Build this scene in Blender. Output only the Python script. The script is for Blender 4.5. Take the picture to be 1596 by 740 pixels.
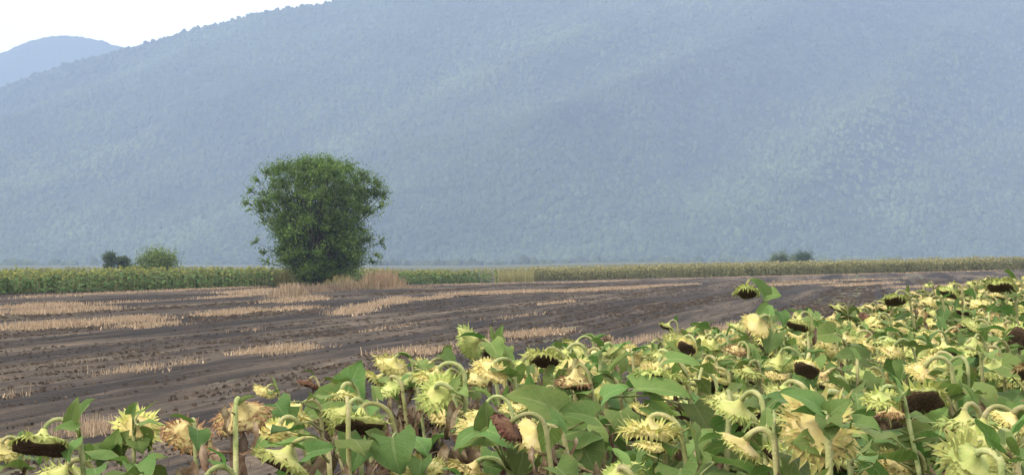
import bpy, math, random
import numpy as np
from mathutils import Vector, Matrix, Quaternion

sc = bpy.context.scene
for o in list(bpy.data.objects):
    bpy.data.objects.remove(o)
R = math.radians
rnd = random.Random(11)
nr = np.random.default_rng(5)
F = 2900.0            # focal length in pixels of the 1596 px wide photograph
CX, HY, CZ = 798.0, 408.0, 2.0   # image centre column, horizon row, eye height

# ------------------------------------------------------------------ camera
cam = bpy.data.cameras.new('camera')
cam.sensor_width = 36.0
cam.lens = 36.0 * F / 1596.0
cam.clip_start = 0.1
cam.clip_end = 20000
camo = bpy.data.objects.new('camera', cam)
sc.collection.objects.link(camo)
camo.location = (0, 0, CZ)
camo.rotation_euler = (R(90) + math.atan((HY - 370) / F), 0, 0)
sc.camera = camo

# ------------------------------------------------------------------ sky, sun, exposure
SUN_EL, SUN_AZ = R(46), R(244)      # azimuth clockwise from +Y
world = bpy.data.worlds.new('World')
sc.world = world
world.use_nodes = True
wt = world.node_tree
wt.nodes.clear()
wo = wt.nodes.new('ShaderNodeOutputWorld')
sky = wt.nodes.new('ShaderNodeTexSky')
sky.sky_type = 'NISHITA'
sky.sun_disc = False
sky.sun_elevation = SUN_EL
sky.sun_rotation = SUN_AZ
sky.air_density = 1.0
sky.dust_density = 6.0
sky.ozone_density = 0.6
bgs = wt.nodes.new('ShaderNodeBackground')
bgs.inputs['Strength'].default_value = 0.10
wt.links.new(sky.outputs[0], bgs.inputs['Color'])
bgw = wt.nodes.new('ShaderNodeBackground')      # even white cloud veil over the whole sky
bgw.inputs['Color'].default_value = (1.0, 0.97, 0.925, 1)
bgw.inputs['Strength'].default_value = 1.15
mx = wt.nodes.new('ShaderNodeMixShader')
mx.inputs[0].default_value = 0.78
wt.links.new(bgs.outputs[0], mx.inputs[1])
wt.links.new(bgw.outputs[0], mx.inputs[2])
wt.links.new(mx.outputs[0], wo.inputs['Surface'])

sun = bpy.data.lights.new('sun', 'SUN')
sun.energy = 1.5
sun.angle = R(14)
sun.color = (1.0, 0.93, 0.82)
suno = bpy.data.objects.new('sun', sun)
sc.collection.objects.link(suno)
sd = Vector((math.sin(SUN_AZ) * math.cos(SUN_EL), math.cos(SUN_AZ) * math.cos(SUN_EL), math.sin(SUN_EL)))
suno.rotation_euler = sd.to_track_quat('Z', 'Y').to_euler()
suno.location = (0, 0, 60)

sc.view_settings.view_transform = 'Standard'
sc.view_settings.look = 'None'
sc.view_settings.gamma = 1.0
sc.view_settings.use_curve_mapping = False
sc.view_settings.exposure = 1.2
sc.cycles.use_denoising = True
sc.cycles.max_bounces = 6
sc.cycles.diffuse_bounces = 3
sc.cycles.transmission_bounces = 3
sc.cycles.volume_bounces = 1
sc.cycles.transparent_max_bounces = 4

# ------------------------------------------------------------------ helpers
col = sc.collection


def sstep(a, b, v):
    t = np.clip((np.asarray(v, float) - a) / (b - a), 0, 1)
    return t * t * (3 - 2 * t)


def terrain(x, y):
    x = np.asarray(x, float); y = np.asarray(y, float)
    far = sstep(150, 245, y) * 0.022 * (np.clip(x, -40, 110) - 25)
    near = 0.045 * np.clip(x - 1, 0, 5) * (1 - sstep(45, 90, y))
    return far + near


def gz(x, y):
    return float(terrain(x, y))


def P(px, py, d):
    return Vector(((px - CX) / F * d, d, CZ + (HY - py) / F * d))


def G(px, py):
    """ground point seen at a pixel (flat first, then refined on the terrain)"""
    d = CZ * F / (py - HY)
    for _ in range(12):
        z = gz((px - CX) / F * d, d)
        d = 0.5 * d + 0.5 * (CZ - z) * F / (py - HY)
    return Vector(((px - CX) / F * d, d, gz((px - CX) / F * d, d)))


def mesh_np(name, V, faces, mats, cols=None, smooth=False, midx=None, uv=None):
    """V (N,3); faces (M,3) or (M,4) array, or list of lists"""
    me = bpy.data.meshes.new(name)
    V = np.asarray(V, np.float32)
    if isinstance(faces, np.ndarray):
        k = faces.shape[1]; m = faces.shape[0]
        me.vertices.add(len(V)); me.vertices.foreach_set('co', V.ravel())
        me.loops.add(m * k); me.loops.foreach_set('vertex_index', faces.astype(np.int32).ravel())
        me.polygons.add(m)
        me.polygons.foreach_set('loop_start', np.arange(0, m * k, k, dtype=np.int32))
        me.update(calc_edges=True)
    else:
        me.from_pydata([tuple(v) for v in V], [], faces)
        m = len(faces)
    for mt in mats:
        me.materials.append(mt)
    if midx is not None:
        me.polygons.foreach_set('material_index', np.asarray(midx, np.int32))
    if cols is not None:
        a = me.color_attributes.new('Col', 'FLOAT_COLOR', 'POINT')
        c = np.ones((len(V), 4), np.float32); c[:, :3] = cols
        a.data.foreach_set('color', c.ravel())
    if uv is not None:
        a = me.attributes.new('luv', 'FLOAT_VECTOR', 'POINT')
        u = np.zeros((len(V), 3), np.float32); u[:, :2] = uv
        a.data.foreach_set('vector', u.ravel())
    if smooth:
        me.polygons.foreach_set('use_smooth', np.ones(len(me.polygons), bool))
    me.update()
    return me


def link(name, me, parent=None, mw=None, label=None, cat=None, group=None, kind=None):
    o = bpy.data.objects.new(name, me)
    col.objects.link(o)
    if parent is not None:
        o.parent = parent
    if mw is not None:
        o.matrix_local = mw
    if label: o['label'] = label
    if cat: o['category'] = cat
    if group: o['group'] = group
    if kind: o['kind'] = kind
    return o


# ------------------------------------------------------------------ materials
def newmat(name):
    m = bpy.data.materials.new(name)
    m.use_nodes = True
    nt = m.node_tree
    nt.nodes.clear()
    out = nt.nodes.new('ShaderNodeOutputMaterial')
    b = nt.nodes.new('ShaderNodeBsdfPrincipled')
    b.inputs['Roughness'].default_value = 0.75
    b.inputs['Specular IOR Level'].default_value = 0.25
    nt.links.new(b.outputs[0], out.inputs['Surface'])
    return m, nt, b, out


def nd(nt, t, **kw):
    n = nt.nodes.new(t)
    for k, v in kw.items():
        if hasattr(n, k):
            setattr(n, k, v)
        else:
            n.inputs[k.replace('_', ' ')].default_value = v
    return n


def ramp(nt, stops, interp='LINEAR'):
    r = nt.nodes.new('ShaderNodeValToRGB')
    r.color_ramp.interpolation = interp
    e = r.color_ramp.elements
    while len(e) < len(stops):
        e.new(0.5)
    for i, (p, c) in enumerate(stops):
        e[i].position = p
        e[i].color = (*c, 1)
    return r


def noise(nt, scale, detail=4, rough=0.55, coord=None, out='Fac'):
    n = nd(nt, 'ShaderNodeTexNoise')
    n.inputs['Scale'].default_value = scale
    n.inputs['Detail'].default_value = detail
    n.inputs['Roughness'].default_value = rough
    if coord is not None:
        nt.links.new(coord, n.inputs['Vector'])
    return n


def mixc(nt, a, b, fac, mode='MIX'):
    m = nt.nodes.new('ShaderNodeMix')
    m.data_type = 'RGBA'
    m.blend_type = mode
    for s, v in ((6, a), (7, b), (0, fac)):
        if hasattr(v, 'is_linked') or hasattr(v, 'links'):
            nt.links.new(v, m.inputs[s])
        else:
            m.inputs[s].default_value = v if s == 0 else (*v, 1)
    return m.outputs[2]


def obj_vary(nt, colour, dv=0.22, dh=0.025):
    """per-object hue and value difference between plants"""
    oi = nt.nodes.new('ShaderNodeObjectInfo')
    h = nt.nodes.new('ShaderNodeHueSaturation')
    a = nd(nt, 'ShaderNodeMapRange'); a.inputs['To Min'].default_value = 1 - dv; a.inputs['To Max'].default_value = 1 + dv
    nt.links.new(oi.outputs['Random'], a.inputs['Value'])
    nt.links.new(a.outputs[0], h.inputs['Value'])
    m2 = nd(nt, 'ShaderNodeMath', operation='MULTIPLY'); m2.inputs[1].default_value = 7.31
    fr = nd(nt, 'ShaderNodeMath', operation='FRACT')
    nt.links.new(oi.outputs['Random'], m2.inputs[0]); nt.links.new(m2.outputs[0], fr.inputs[0])
    c = nd(nt, 'ShaderNodeMapRange'); c.inputs['To Min'].default_value = 0.5 - dh; c.inputs['To Max'].default_value = 0.5 + dh
    nt.links.new(fr.outputs[0], c.inputs['Value'])
    nt.links.new(c.outputs[0], h.inputs['Hue'])
    nt.links.new(colour, h.inputs['Color'])
    return h.outputs[0]


def add_translucent(nt, b, out, colour, fac):
    t = nt.nodes.new('ShaderNodeBsdfTranslucent')
    nt.links.new(colour, t.inputs['Color'])
    m = nt.nodes.new('ShaderNodeMixShader')
    m.inputs[0].default_value = fac
    nt.links.new(b.outputs[0], m.inputs[1]); nt.links.new(t.outputs[0], m.inputs[2])
    nt.links.new(m.outputs[0], out.inputs['Surface'])


def mat_leaf():
    m, nt, b, out = newmat('sunflower_leaf')
    at = nd(nt, 'ShaderNodeAttribute', attribute_name='luv')
    sep = nd(nt, 'ShaderNodeSeparateXYZ'); nt.links.new(at.outputs['Vector'], sep.inputs[0])
    ab = nd(nt, 'ShaderNodeMath', operation='ABSOLUTE'); nt.links.new(sep.outputs[0], ab.inputs[0])
    # pale midrib
    rib = nd(nt, 'ShaderNodeMapRange'); rib.inputs['From Min'].default_value = 0.02; rib.inputs['From Max'].default_value = 0.09
    rib.inputs['To Min'].default_value = 0.6; rib.inputs['To Max'].default_value = 0
    nt.links.new(ab.outputs[0], rib.inputs['Value'])
    # side veins: along - 0.55*|across|
    k = nd(nt, 'ShaderNodeMath', operation='MULTIPLY'); k.inputs[1].default_value = -0.33
    nt.links.new(ab.outputs[0], k.inputs[0])
    s = nd(nt, 'ShaderNodeMath', operation='ADD'); nt.links.new(sep.outputs[1], s.inputs[0]); nt.links.new(k.outputs[0], s.inputs[1])
    q = nd(nt, 'ShaderNodeMath', operation='MULTIPLY'); q.inputs[1].default_value = 38.0; nt.links.new(s.outputs[0], q.inputs[0])
    sn = nd(nt, 'ShaderNodeMath', operation='SINE'); nt.links.new(q.outputs[0], sn.inputs[0])
    vein = nd(nt, 'ShaderNodeMapRange'); vein.inputs['From Min'].default_value = 0.9; vein.inputs['From Max'].default_value = 1.0
    vein.inputs['To Max'].default_value = 0.32
    nt.links.new(sn.outputs[0], vein.inputs['Value'])
    mxv = nd(nt, 'ShaderNodeMath', operation='MAXIMUM'); nt.links.new(rib.outputs[0], mxv.inputs[0]); nt.links.new(vein.outputs[0], mxv.inputs[1])
    tc = nd(nt, 'ShaderNodeTexCoord')
    n = noise(nt, 9, 4, 0.6, tc.outputs['Object'])
    r = ramp(nt, [(0.25, (0.068, 0.135, 0.024)), (0.55, (0.102, 0.182, 0.037)), (0.8, (0.155, 0.215, 0.055))])
    nt.links.new(n.outputs['Fac'], r.inputs[0])
    # yellowing, browning blotches
    n2 = noise(nt, 26, 3, 0.6, tc.outputs['Object'])
    r2 = ramp(nt, [(0.66, (0, 0, 0)), (0.76, (1, 1, 1))])
    nt.links.new(n2.outputs['Fac'], r2.inputs[0])
    sp = nd(nt, 'ShaderNodeMath', operation='MULTIPLY'); sp.inputs[1].default_value = 0.55; nt.links.new(r2.outputs[0], sp.inputs[0])
    c = mixc(nt, r.outputs[0], (0.20, 0.19, 0.065), sp.outputs[0])
    ed = nd(nt, 'ShaderNodeMapRange'); ed.inputs['From Min'].default_value = 0.72; ed.inputs['From Max'].default_value = 1.0
    nt.links.new(ab.outputs[0], ed.inputs['Value'])
    ne = noise(nt, 14, 3, 0.6, tc.outputs['Object'])
    re_ = ramp(nt, [(0.5, (0, 0, 0)), (0.62, (0.9, 0.9, 0.9))]); nt.links.new(ne.outputs['Fac'], re_.inputs[0])
    em = nd(nt, 'ShaderNodeMath', operation='MULTIPLY'); nt.links.new(ed.outputs[0], em.inputs[0]); nt.links.new(re_.outputs[0], em.inputs[1])
    c = mixc(nt, c, (0.21, 0.16, 0.06), em.outputs[0])
    c = mixc(nt, c, (0.26, 0.31, 0.13), mxv.outputs[0])
    gm = nd(nt, 'ShaderNodeNewGeometry')                              # paler, downy underside
    bf_ = nd(nt, 'ShaderNodeMath', operation='MULTIPLY'); bf_.inputs[1].default_value = 0.35
    nt.links.new(gm.outputs['Backfacing'], bf_.inputs[0])
    c = mixc(nt, c, (0.17, 0.24, 0.075), bf_.outputs[0])
    c = obj_vary(nt, c, 0.28, 0.025)
    nt.links.new(c, b.inputs['Base Color'])
    b.inputs['Roughness'].default_value = 0.7
    bp = nd(nt, 'ShaderNodeBump'); bp.inputs['Strength'].default_value = 0.5; bp.inputs['Distance'].default_value = 0.006
    n3 = noise(nt, 60, 2, 0.5, tc.outputs['Object'])
    sub = nd(nt, 'ShaderNodeMath', operation='SUBTRACT'); nt.links.new(n3.outputs['Fac'], sub.inputs[0]); nt.links.new(mxv.outputs[0], sub.inputs[1])
    nt.links.new(sub.outputs[0], bp.inputs['Height']); nt.links.new(bp.outputs[0], b.inputs['Normal'])
    add_translucent(nt, b, out, c, 0.34)
    return m


def mat_noise(name, stops, scale=30, vary=0.2, dh=0.015, transl=0.0, rough=0.8, bump=0.0, bscale=80):
    m, nt, b, out = newmat(name)
    tc = nd(nt, 'ShaderNodeTexCoord')
    n = noise(nt, scale, 5, 0.6, tc.outputs['Object'])
    r = ramp(nt, stops); nt.links.new(n.outputs['Fac'], r.inputs[0])
    c = obj_vary(nt, r.outputs[0], vary, dh)
    nt.links.new(c, b.inputs['Base Color'])
    b.inputs['Roughness'].default_value = rough
    if bump:
        bp = nd(nt, 'ShaderNodeBump'); bp.inputs['Strength'].default_value = bump; bp.inputs['Distance'].default_value = 0.006
        n3 = noise(nt, bscale, 3, 0.6, tc.outputs['Object'])
        nt.links.new(n3.outputs['Fac'], bp.inputs['Height']); nt.links.new(bp.outputs[0], b.inputs['Normal'])
    if transl:
        add_translucent(nt, b, out, c, transl)
    return m


def mat_bract(name, base, mid, tip, transl=0.25):
    m, nt, b, out = newmat(name)
    at = nd(nt, 'ShaderNodeAttribute', attribute_name='luv')
    sep = nd(nt, 'ShaderNodeSeparateXYZ'); nt.links.new(at.outputs['Vector'], sep.inputs[0])
    tc = nd(nt, 'ShaderNodeTexCoord')
    n = noise(nt, 35, 3, 0.6, tc.outputs['Object'])
    a = nd(nt, 'ShaderNodeMath', operation='MULTIPLY_ADD'); a.inputs[1].default_value = 0.7; a.inputs[2].default_value = -0.35
    nt.links.new(n.outputs['Fac'], a.inputs[0])
    s = nd(nt, 'ShaderNodeMath', operation='ADD'); nt.links.new(sep.outputs[1], s.inputs[0]); nt.links.new(a.outputs[0], s.inputs[1])
    r = ramp(nt, [(0.1, base), (0.5, mid), (0.95, tip)]); nt.links.new(s.outputs[0], r.inputs[0])
    nb = noise(nt, 22, 4, 0.7, tc.outputs['Object'])                 # browned, scorched bits
    rb = ramp(nt, [(0.6, (0, 0, 0)), (0.72, (0.8, 0.8, 0.8))]); nt.links.new(nb.outputs['Fac'], rb.inputs[0])
    cb = mixc(nt, r.outputs[0], (0.16, 0.11, 0.05), rb.outputs[0])
    c = obj_vary(nt, cb, 0.24, 0.02)
    nt.links.new(c, b.inputs['Base Color'])
    add_translucent(nt, b, out, c, transl)
    return m


def mat_col(name, transl=0.0, rough=0.85, nscale=0, namt=0.3):
    """colour stored per vertex, one per leaf, straw or crown"""
    m, nt, b, out = newmat(name)
    at = nd(nt, 'ShaderNodeAttribute', attribute_name='Col')
    c = at.outputs['Color']
    if nscale:
        tc = nd(nt, 'ShaderNodeTexCoord')
        n = noise(nt, nscale, 4, 0.6, tc.outputs['Object'])
        r = ramp(nt, [(0.3, (1 - namt,) * 3), (0.7, (1 + namt,) * 3)])
        nt.links.new(n.outputs['Fac'], r.inputs[0])
        c = mixc(nt, c, r.outputs[0], 1.0, 'MULTIPLY')
    nt.links.new(c, b.inputs['Base Color'])
    b.inputs['Roughness'].default_value = rough
    b.inputs['Specular IOR Level'].default_value = 0.15
    if transl:
        add_translucent(nt, b, out, c, transl)
    return m


M = {}
M['leaf'] = mat_leaf()
M['leafdry'] = mat_noise('withered_leaf', [(0.25, (0.05, 0.03, 0.015)), (0.5, (0.15, 0.1, 0.055)), (0.75, (0.36, 0.29, 0.19))], 16, 0.35, 0.02, 0.15, 0.85)
M['leafblack'] = mat_noise('blackened_leaf', [(0.3, (0.018, 0.012, 0.009)), (0.6, (0.05, 0.034, 0.024)), (0.85, (0.2, 0.16, 0.12))], 18, 0.2, 0.01, 0.05, 0.85)
M['stem'] = mat_noise('sunflower_stem', [(0.3, (0.15, 0.14, 0.055)), (0.4, (0.22, 0.25, 0.085)), (0.56, (0.33, 0.325, 0.14)), (0.78, (0.44, 0.4, 0.21))], 15, 0.25, 0.03, 0, 0.8, 0.8, 120)
M['back_pale'] = mat_noise('head_back_pale', [(0.3, (0.46, 0.42, 0.13)), (0.55, (0.6, 0.5, 0.2)), (0.8, (0.68, 0.58, 0.3))], 14, 0.12, 0.012, 0.1, 0.7, 0.5, 60)
M['back_green'] = mat_noise('head_back_green', [(0.3, (0.32, 0.38, 0.11)), (0.55, (0.45, 0.46, 0.15)), (0.8, (0.56, 0.52, 0.22))], 14, 0.12, 0.015, 0.1, 0.7, 0.5, 60)
M['back_dry'] = mat_noise('head_back_dry', [(0.3, (0.2, 0.13, 0.05)), (0.5, (0.42, 0.33, 0.13)), (0.8, (0.55, 0.46, 0.24))], 22, 0.12, 0.01, 0, 0.8, 0.6, 60)
M['back_rust'] = mat_noise('head_back_rust', [(0.3, (0.05, 0.025, 0.014)), (0.6, (0.12, 0.06, 0.03)), (0.8, (0.2, 0.11, 0.06))], 30, 0.1, 0.01, 0, 0.85, 0.6, 60)
M['br_pale'] = mat_bract('bract_yellow', (0.56, 0.48, 0.17), (0.40, 0.42, 0.12), (0.44, 0.38, 0.17))
M['br_green'] = mat_bract('bract_green', (0.38, 0.41, 0.12), (0.28, 0.34, 0.09), (0.4, 0.36, 0.14))
M['br_dry'] = mat_bract('bract_dry', (0.36, 0.25, 0.09), (0.15, 0.085, 0.035), (0.3, 0.21, 0.11), 0.1)
M['br_rust'] = mat_bract('bract_rust', (0.11, 0.05, 0.025), (0.09, 0.042, 0.022), (0.2, 0.12, 0.07), 0.05)


def mat_seed():
    m, nt, b, out = newmat('seed_disc')
    tc = nd(nt, 'ShaderNodeTexCoord')
    v = nd(nt, 'ShaderNodeTexVoronoi'); v.inputs['Scale'].default_value = 120
    nt.links.new(tc.outputs['Object'], v.inputs['Vector'])
    r = ramp(nt, [(0.0, (0.13, 0.082, 0.046)), (0.5, (0.078, 0.046, 0.026)), (0.9, (0.036, 0.022, 0.014))])
    nt.links.new(v.outputs['Distance'], r.inputs[0])
    n = noise(nt, 30, 3, 0.6, tc.outputs['Object'])
    r2 = ramp(nt, [(0.5, (0, 0, 0)), (0.72, (0.7, 0.7, 0.7))]); nt.links.new(n.outputs['Fac'], r2.inputs[0])
    c = mixc(nt, r.outputs[0], (0.12, 0.085, 0.04), r2.outputs[0])
    nt.links.new(c, b.inputs['Base Color'])
    bp = nd(nt, 'ShaderNodeBump'); bp.inputs['Strength'].default_value = 0.9; bp.inputs['Distance'].default_value = 0.008
    nt.links.new(v.outputs['Distance'], bp.inputs['Height']); nt.links.new(bp.outputs[0], b.inputs['Normal'])
    b.inputs['Roughness'].default_value = 0.85
    return m


M['seed'] = mat_seed()
M['floret'] = mat_noise('withered_florets', [(0.3, (0.05, 0.03, 0.015)), (0.6, (0.14, 0.1, 0.04)), (0.85, (0.25, 0.2, 0.09))], 60, 0.1, 0.01, 0, 0.9)
M['bark'] = mat_noise('tree_bark', [(0.3, (0.03, 0.024, 0.018)), (0.7, (0.075, 0.06, 0.045))], 4, 0.1, 0.01, 0, 0.9, 0.5, 12)
M['treeleaf'] = mat_col('tree_leaf', 0.36, 0.6)
M['straw'] = mat_col('straw', 0.15, 0.8)
M['crop'] = mat_col('crop_plant', 0.2, 0.8)
M['canopy'] = mat_col('forest_canopy', 0.0, 0.95, 0.25, 0.55)

TH = R(11)      # direction of the stubble rows
ST, CT = math.sin(TH), math.cos(TH)


def rows_coord(nt):
    g = nd(nt, 'ShaderNodeNewGeometry')
    vr = nd(nt, 'ShaderNodeVectorRotate', rotation_type='Z_AXIS')
    vr.inputs['Angle'].default_value = TH
    nt.links.new(g.outputs['Position'], vr.inputs['Vector'])
    return vr.outputs[0]


def stretched(nt, coord, sx, sy):
    mp = nd(nt, 'ShaderNodeMapping')
    mp.inputs['Scale'].default_value = (sx, sy, 1)
    nt.links.new(coord, mp.inputs['Vector'])
    return mp.outputs[0]


def mat_burnt():
    m, nt, b, out = newmat('burnt_stubble_soil')
    rc = rows_coord(nt)
    nw = noise(nt, 1.0, 2, 0.5, stretched(nt, rc, 0.05, 0.03), out='Color')      # the passes wander a little
    wv = nd(nt, 'ShaderNodeVectorMath', operation='SCALE'); wv.inputs['Scale'].default_value = 3.0
    nt.links.new(nw.outputs['Color'], wv.inputs[0])
    av = nd(nt, 'ShaderNodeVectorMath', operation='ADD'); nt.links.new(rc, av.inputs[0]); nt.links.new(wv.outputs[0], av.inputs[1])
    n1 = noise(nt, 1.0, 5, 0.6, stretched(nt, av.outputs[0], 0.62, 0.016))       # broad swaths along the rows
    r1 = ramp(nt, [(0.37, (0.0095, 0.0062, 0.0045)), (0.46, (0.022, 0.0152, 0.0106)), (0.53, (0.053, 0.0388, 0.0267)), (0.66, (0.1, 0.077, 0.053))])
    nt.links.new(n1.outputs['Fac'], r1.inputs[0])
    n2 = noise(nt, 1.0, 4, 0.7, stretched(nt, rc, 3.6, 0.09))         # single rows
    r2 = ramp(nt, [(0.3, (0.45,) * 3), (0.5, (0.95,) * 3), (0.72, (1.5, 1.42, 1.35))])
    nt.links.new(n2.outputs['Fac'], r2.inputs[0])
    c = mixc(nt, r1.outputs[0], r2.outputs[0], 1.0, 'MULTIPLY')
    n4 = noise(nt, 1.0, 3, 0.6, stretched(nt, rc, 9.0, 0.3))
    r4 = ramp(nt, [(0.35, (0.55,) * 3), (0.65, (1.4,) * 3)])
    nt.links.new(n4.outputs['Fac'], r4.inputs[0])
    c = mixc(nt, c, r4.outputs[0], 1.0, 'MULTIPLY')
    n3 = noise(nt, 9.0, 5, 0.7, stretched(nt, rc, 1, 0.5))
    r3 = ramp(nt, [(0.35, (0.72,) * 3), (0.65, (1.28,) * 3)])
    nt.links.new(n3.outputs['Fac'], r3.inputs[0])
    c = mixc(nt, c, r3.outputs[0], 1.0, 'MULTIPLY')
    nt.links.new(c, b.inputs['Base Color'])
    b.inputs['Roughness'].default_value = 0.95
    bp = nd(nt, 'ShaderNodeBump'); bp.inputs['Strength'].default_value = 0.7; bp.inputs['Distance'].default_value = 0.08
    nt.links.new(n3.outputs['Fac'], bp.inputs['Height']); nt.links.new(bp.outputs[0], b.inputs['Normal'])
    return m


def mat_ground():
    m, nt, b, out = newmat('dry_plain')
    g = nd(nt, 'ShaderNodeNewGeometry')
    n1 = noise(nt, 0.004, 5, 0.6, g.outputs['Position'])
    r1 = ramp(nt, [(0.35, (0.1, 0.085, 0.045)), (0.5, (0.06, 0.068, 0.03)), (0.65, (0.038, 0.055, 0.024))])
    nt.links.new(n1.outputs['Fac'], r1.inputs[0])
    n2 = noise(nt, 1.5, 5, 0.6, g.outputs['Position'])
    r2 = ramp(nt, [(0.3, (0.7,) * 3), (0.7, (1.25,) * 3)]); nt.links.new(n2.outputs['Fac'], r2.inputs[0])
    c = mixc(nt, r1.outputs[0], r2.outputs[0], 1.0, 'MULTIPLY')
    nt.links.new(c, b.inputs['Base Color'])
    b.inputs['Roughness'].default_value = 0.95
    return m


def mat_fieldsoil():
    return mat_noise('crop_soil', [(0.3, (0.06, 0.045, 0.03)), (0.6, (0.12, 0.09, 0.06)), (0.8, (0.2, 0.16, 0.1))], 2.2, 0, 0, 0, 0.95, 0.6, 9)


def mat_forestfloor():
    m, nt, b, out = newmat('forest_floor')
    g = nd(nt, 'ShaderNodeNewGeometry')
    n1 = noise(nt, 0.03, 5, 0.65, g.outputs['Position'])
    r1 = ramp(nt, [(0.3, (0.022, 0.032, 0.013)), (0.55, (0.036, 0.048, 0.02)), (0.75, (0.055, 0.064, 0.027))])
    nt.links.new(n1.outputs['Fac'], r1.inputs[0])
    nt.links.new(r1.outputs[0], b.inputs['Base Color'])
    b.inputs['Roughness'].default_value = 1
    return m


# ------------------------------------------------------------------ ground sheet
def grid_faces(nx, ny):
    i = np.arange(nx - 1)[None, :] + np.arange(ny - 1)[:, None] * nx
    i = i.ravel()
    return np.stack([i, i + 1, i + 1 + nx, i + nx], 1)


xs = np.concatenate([np.linspace(-4400, -300, 28), np.linspace(-280, -60, 12), np.linspace(-55, 120, 71), np.linspace(140, 360, 12), np.linspace(400, 4400, 28)])
ys = np.concatenate([np.linspace(-400, -20, 10), np.linspace(-15, 60, 31), np.linspace(64, 330, 67), np.linspace(360, 5850, 56)])
X, Y = np.meshgrid(xs, ys)
Z = terrain(X, Y) - 0.03
link('ground', mesh_np('ground', np.stack([X, Y, Z], -1).reshape(-1, 3), grid_faces(len(xs), len(ys)), [mat_ground()], smooth=True),
     label='dry flat plain reaching to the foot of the mountains', kind='structure')

# ------------------------------------------------------------------ burnt stubble field with drill rows
us = np.arange(-75, 90, 0.27)
vs = np.concatenate([np.arange(3, 60, 1.5), np.arange(60, 330, 4.5)])
U, V_ = np.meshgrid(us, vs)
U = U + 0.25 * np.sin(V_ * 0.045 + 1.0) + 0.12 * np.sin(V_ * 0.11)
X = U * CT + V_ * ST
Y = -U * ST + V_ * CT
jit = nr.normal(0, 0.014, U.shape)
wide = 0.05 * np.sin(U * 0.9 + 0.5 * np.sin(V_ * 0.03)) * (0.5 + 0.5 * np.sin(U * 0.21 + 1.7))
Z = terrain(X, Y) + 0.02 + 0.03 * np.sin(U / 0.22 * math.pi * 0.5) + wide + jit
link('burnt_stubble_field', mesh_np('burnt_stubble_field', np.stack([X, Y, Z], -1).reshape(-1, 3), grid_faces(len(us), len(vs)), [mat_burnt()], smooth=True),
     label='dark burnt stubble field with rows running towards the mountain', kind='structure')

# ------------------------------------------------------------------ mountains
def lerp_tab(tab, px):
    a = np.array(tab, float)
    return np.interp(px, a[:, 0], a[:, 1])


def vnoise(x, y, seed):
    """smooth value noise"""
    r = np.random.default_rng(seed)
    T = r.random((256, 256))
    x = np.asarray(x, float); y = np.asarray(y, float)
    xi = np.floor(x).astype(int); yi = np.floor(y).astype(int)
    fx = x - xi; fy = y - yi
    fx = fx * fx * (3 - 2 * fx); fy = fy * fy * (3 - 2 * fy)
    g = lambda a, b: T[a % 256, b % 256]
    return (g(xi, yi) * (1 - fx) + g(xi + 1, yi) * fx) * (1 - fy) + (g(xi, yi + 1) * (1 - fx) + g(xi + 1, yi + 1) * fx) * fy


def fbm(x, y, seed, o=4):
    s = 0; a = 0.5
    for k in range(o):
        s = s + a * vnoise(x * 2 ** k, y * 2 ** k, seed + k); a *= 0.5
    return s


RIDGE = [(-900, 380), (-500, 260), (-300, 215), (-100, 166), (0, 140), (35, 124), (60, 114), (120, 95), (180, 80), (210, 72), (260, 58), (300, 46), (330, 40),
         (370, 29), (440, 15), (490, 8), (545, -1), (700, -40), (900, -78), (1150, -66), (1400, -92), (1700, -60), (2050, 10), (2400, 110), (2700, 230)]


def mountain_pt(px, t):
    px = np.asarray(px, float); t = np.asarray(t, float)
    db = 2350 + 130 * np.sin(px * 0.004 + 1)
    dr = 3650 + 60 * np.sin(px * 0.006)
    d = db + (dr - db) * t
    rz = CZ + (HY - lerp_tab(RIDGE, px)) / F * dr
    tt = np.clip(t, 0, 1)
    z = rz * (0.25 * tt + 0.75 * tt ** 1.25)
    # spurs that run down and to the left, and gullies
    x = (px - CX) / F * d
    sk = x - 0.75 * (d - db)
    spur = (fbm(sk / 430 + 3, d / 1500, 7, 3) - 0.45) * 2
    fine = (fbm(sk / 130, d / 260, 21, 3) - 0.45) * 2
    env = np.sin(np.clip(tt, 0, 1) * math.pi) ** 0.8
    lump = (fbm(x / 48, d / 60, 131, 3) - 0.45) * 2
    z = z + env * (spur * 150 + fine * 30) + np.clip(tt * 6, 0, 1) * (1 - sstep(.93, 1, tt)) * lump * 7
    back = np.clip(t - 1, 0, 2)
    z = z - back * rz * 1.3
    z = np.where(t <= 0.001, -2, z)
    return np.stack([x, d, z], -1)


pxs = np.arange(-900, 2701, 12.0)
ts = np.concatenate([np.linspace(0, 1, 64), np.linspace(1.03, 1.75, 8)])
PX, TT = np.meshgrid(pxs, ts)
mv = mountain_pt(PX, TT)
mmat = mat_forestfloor()
link('mountain', mesh_np('mountain', mv.reshape(-1, 3), grid_faces(len(pxs), len(ts)), [mmat], smooth=True),
     label='long forested mountain slope rising behind the fields', kind='structure')

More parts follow.
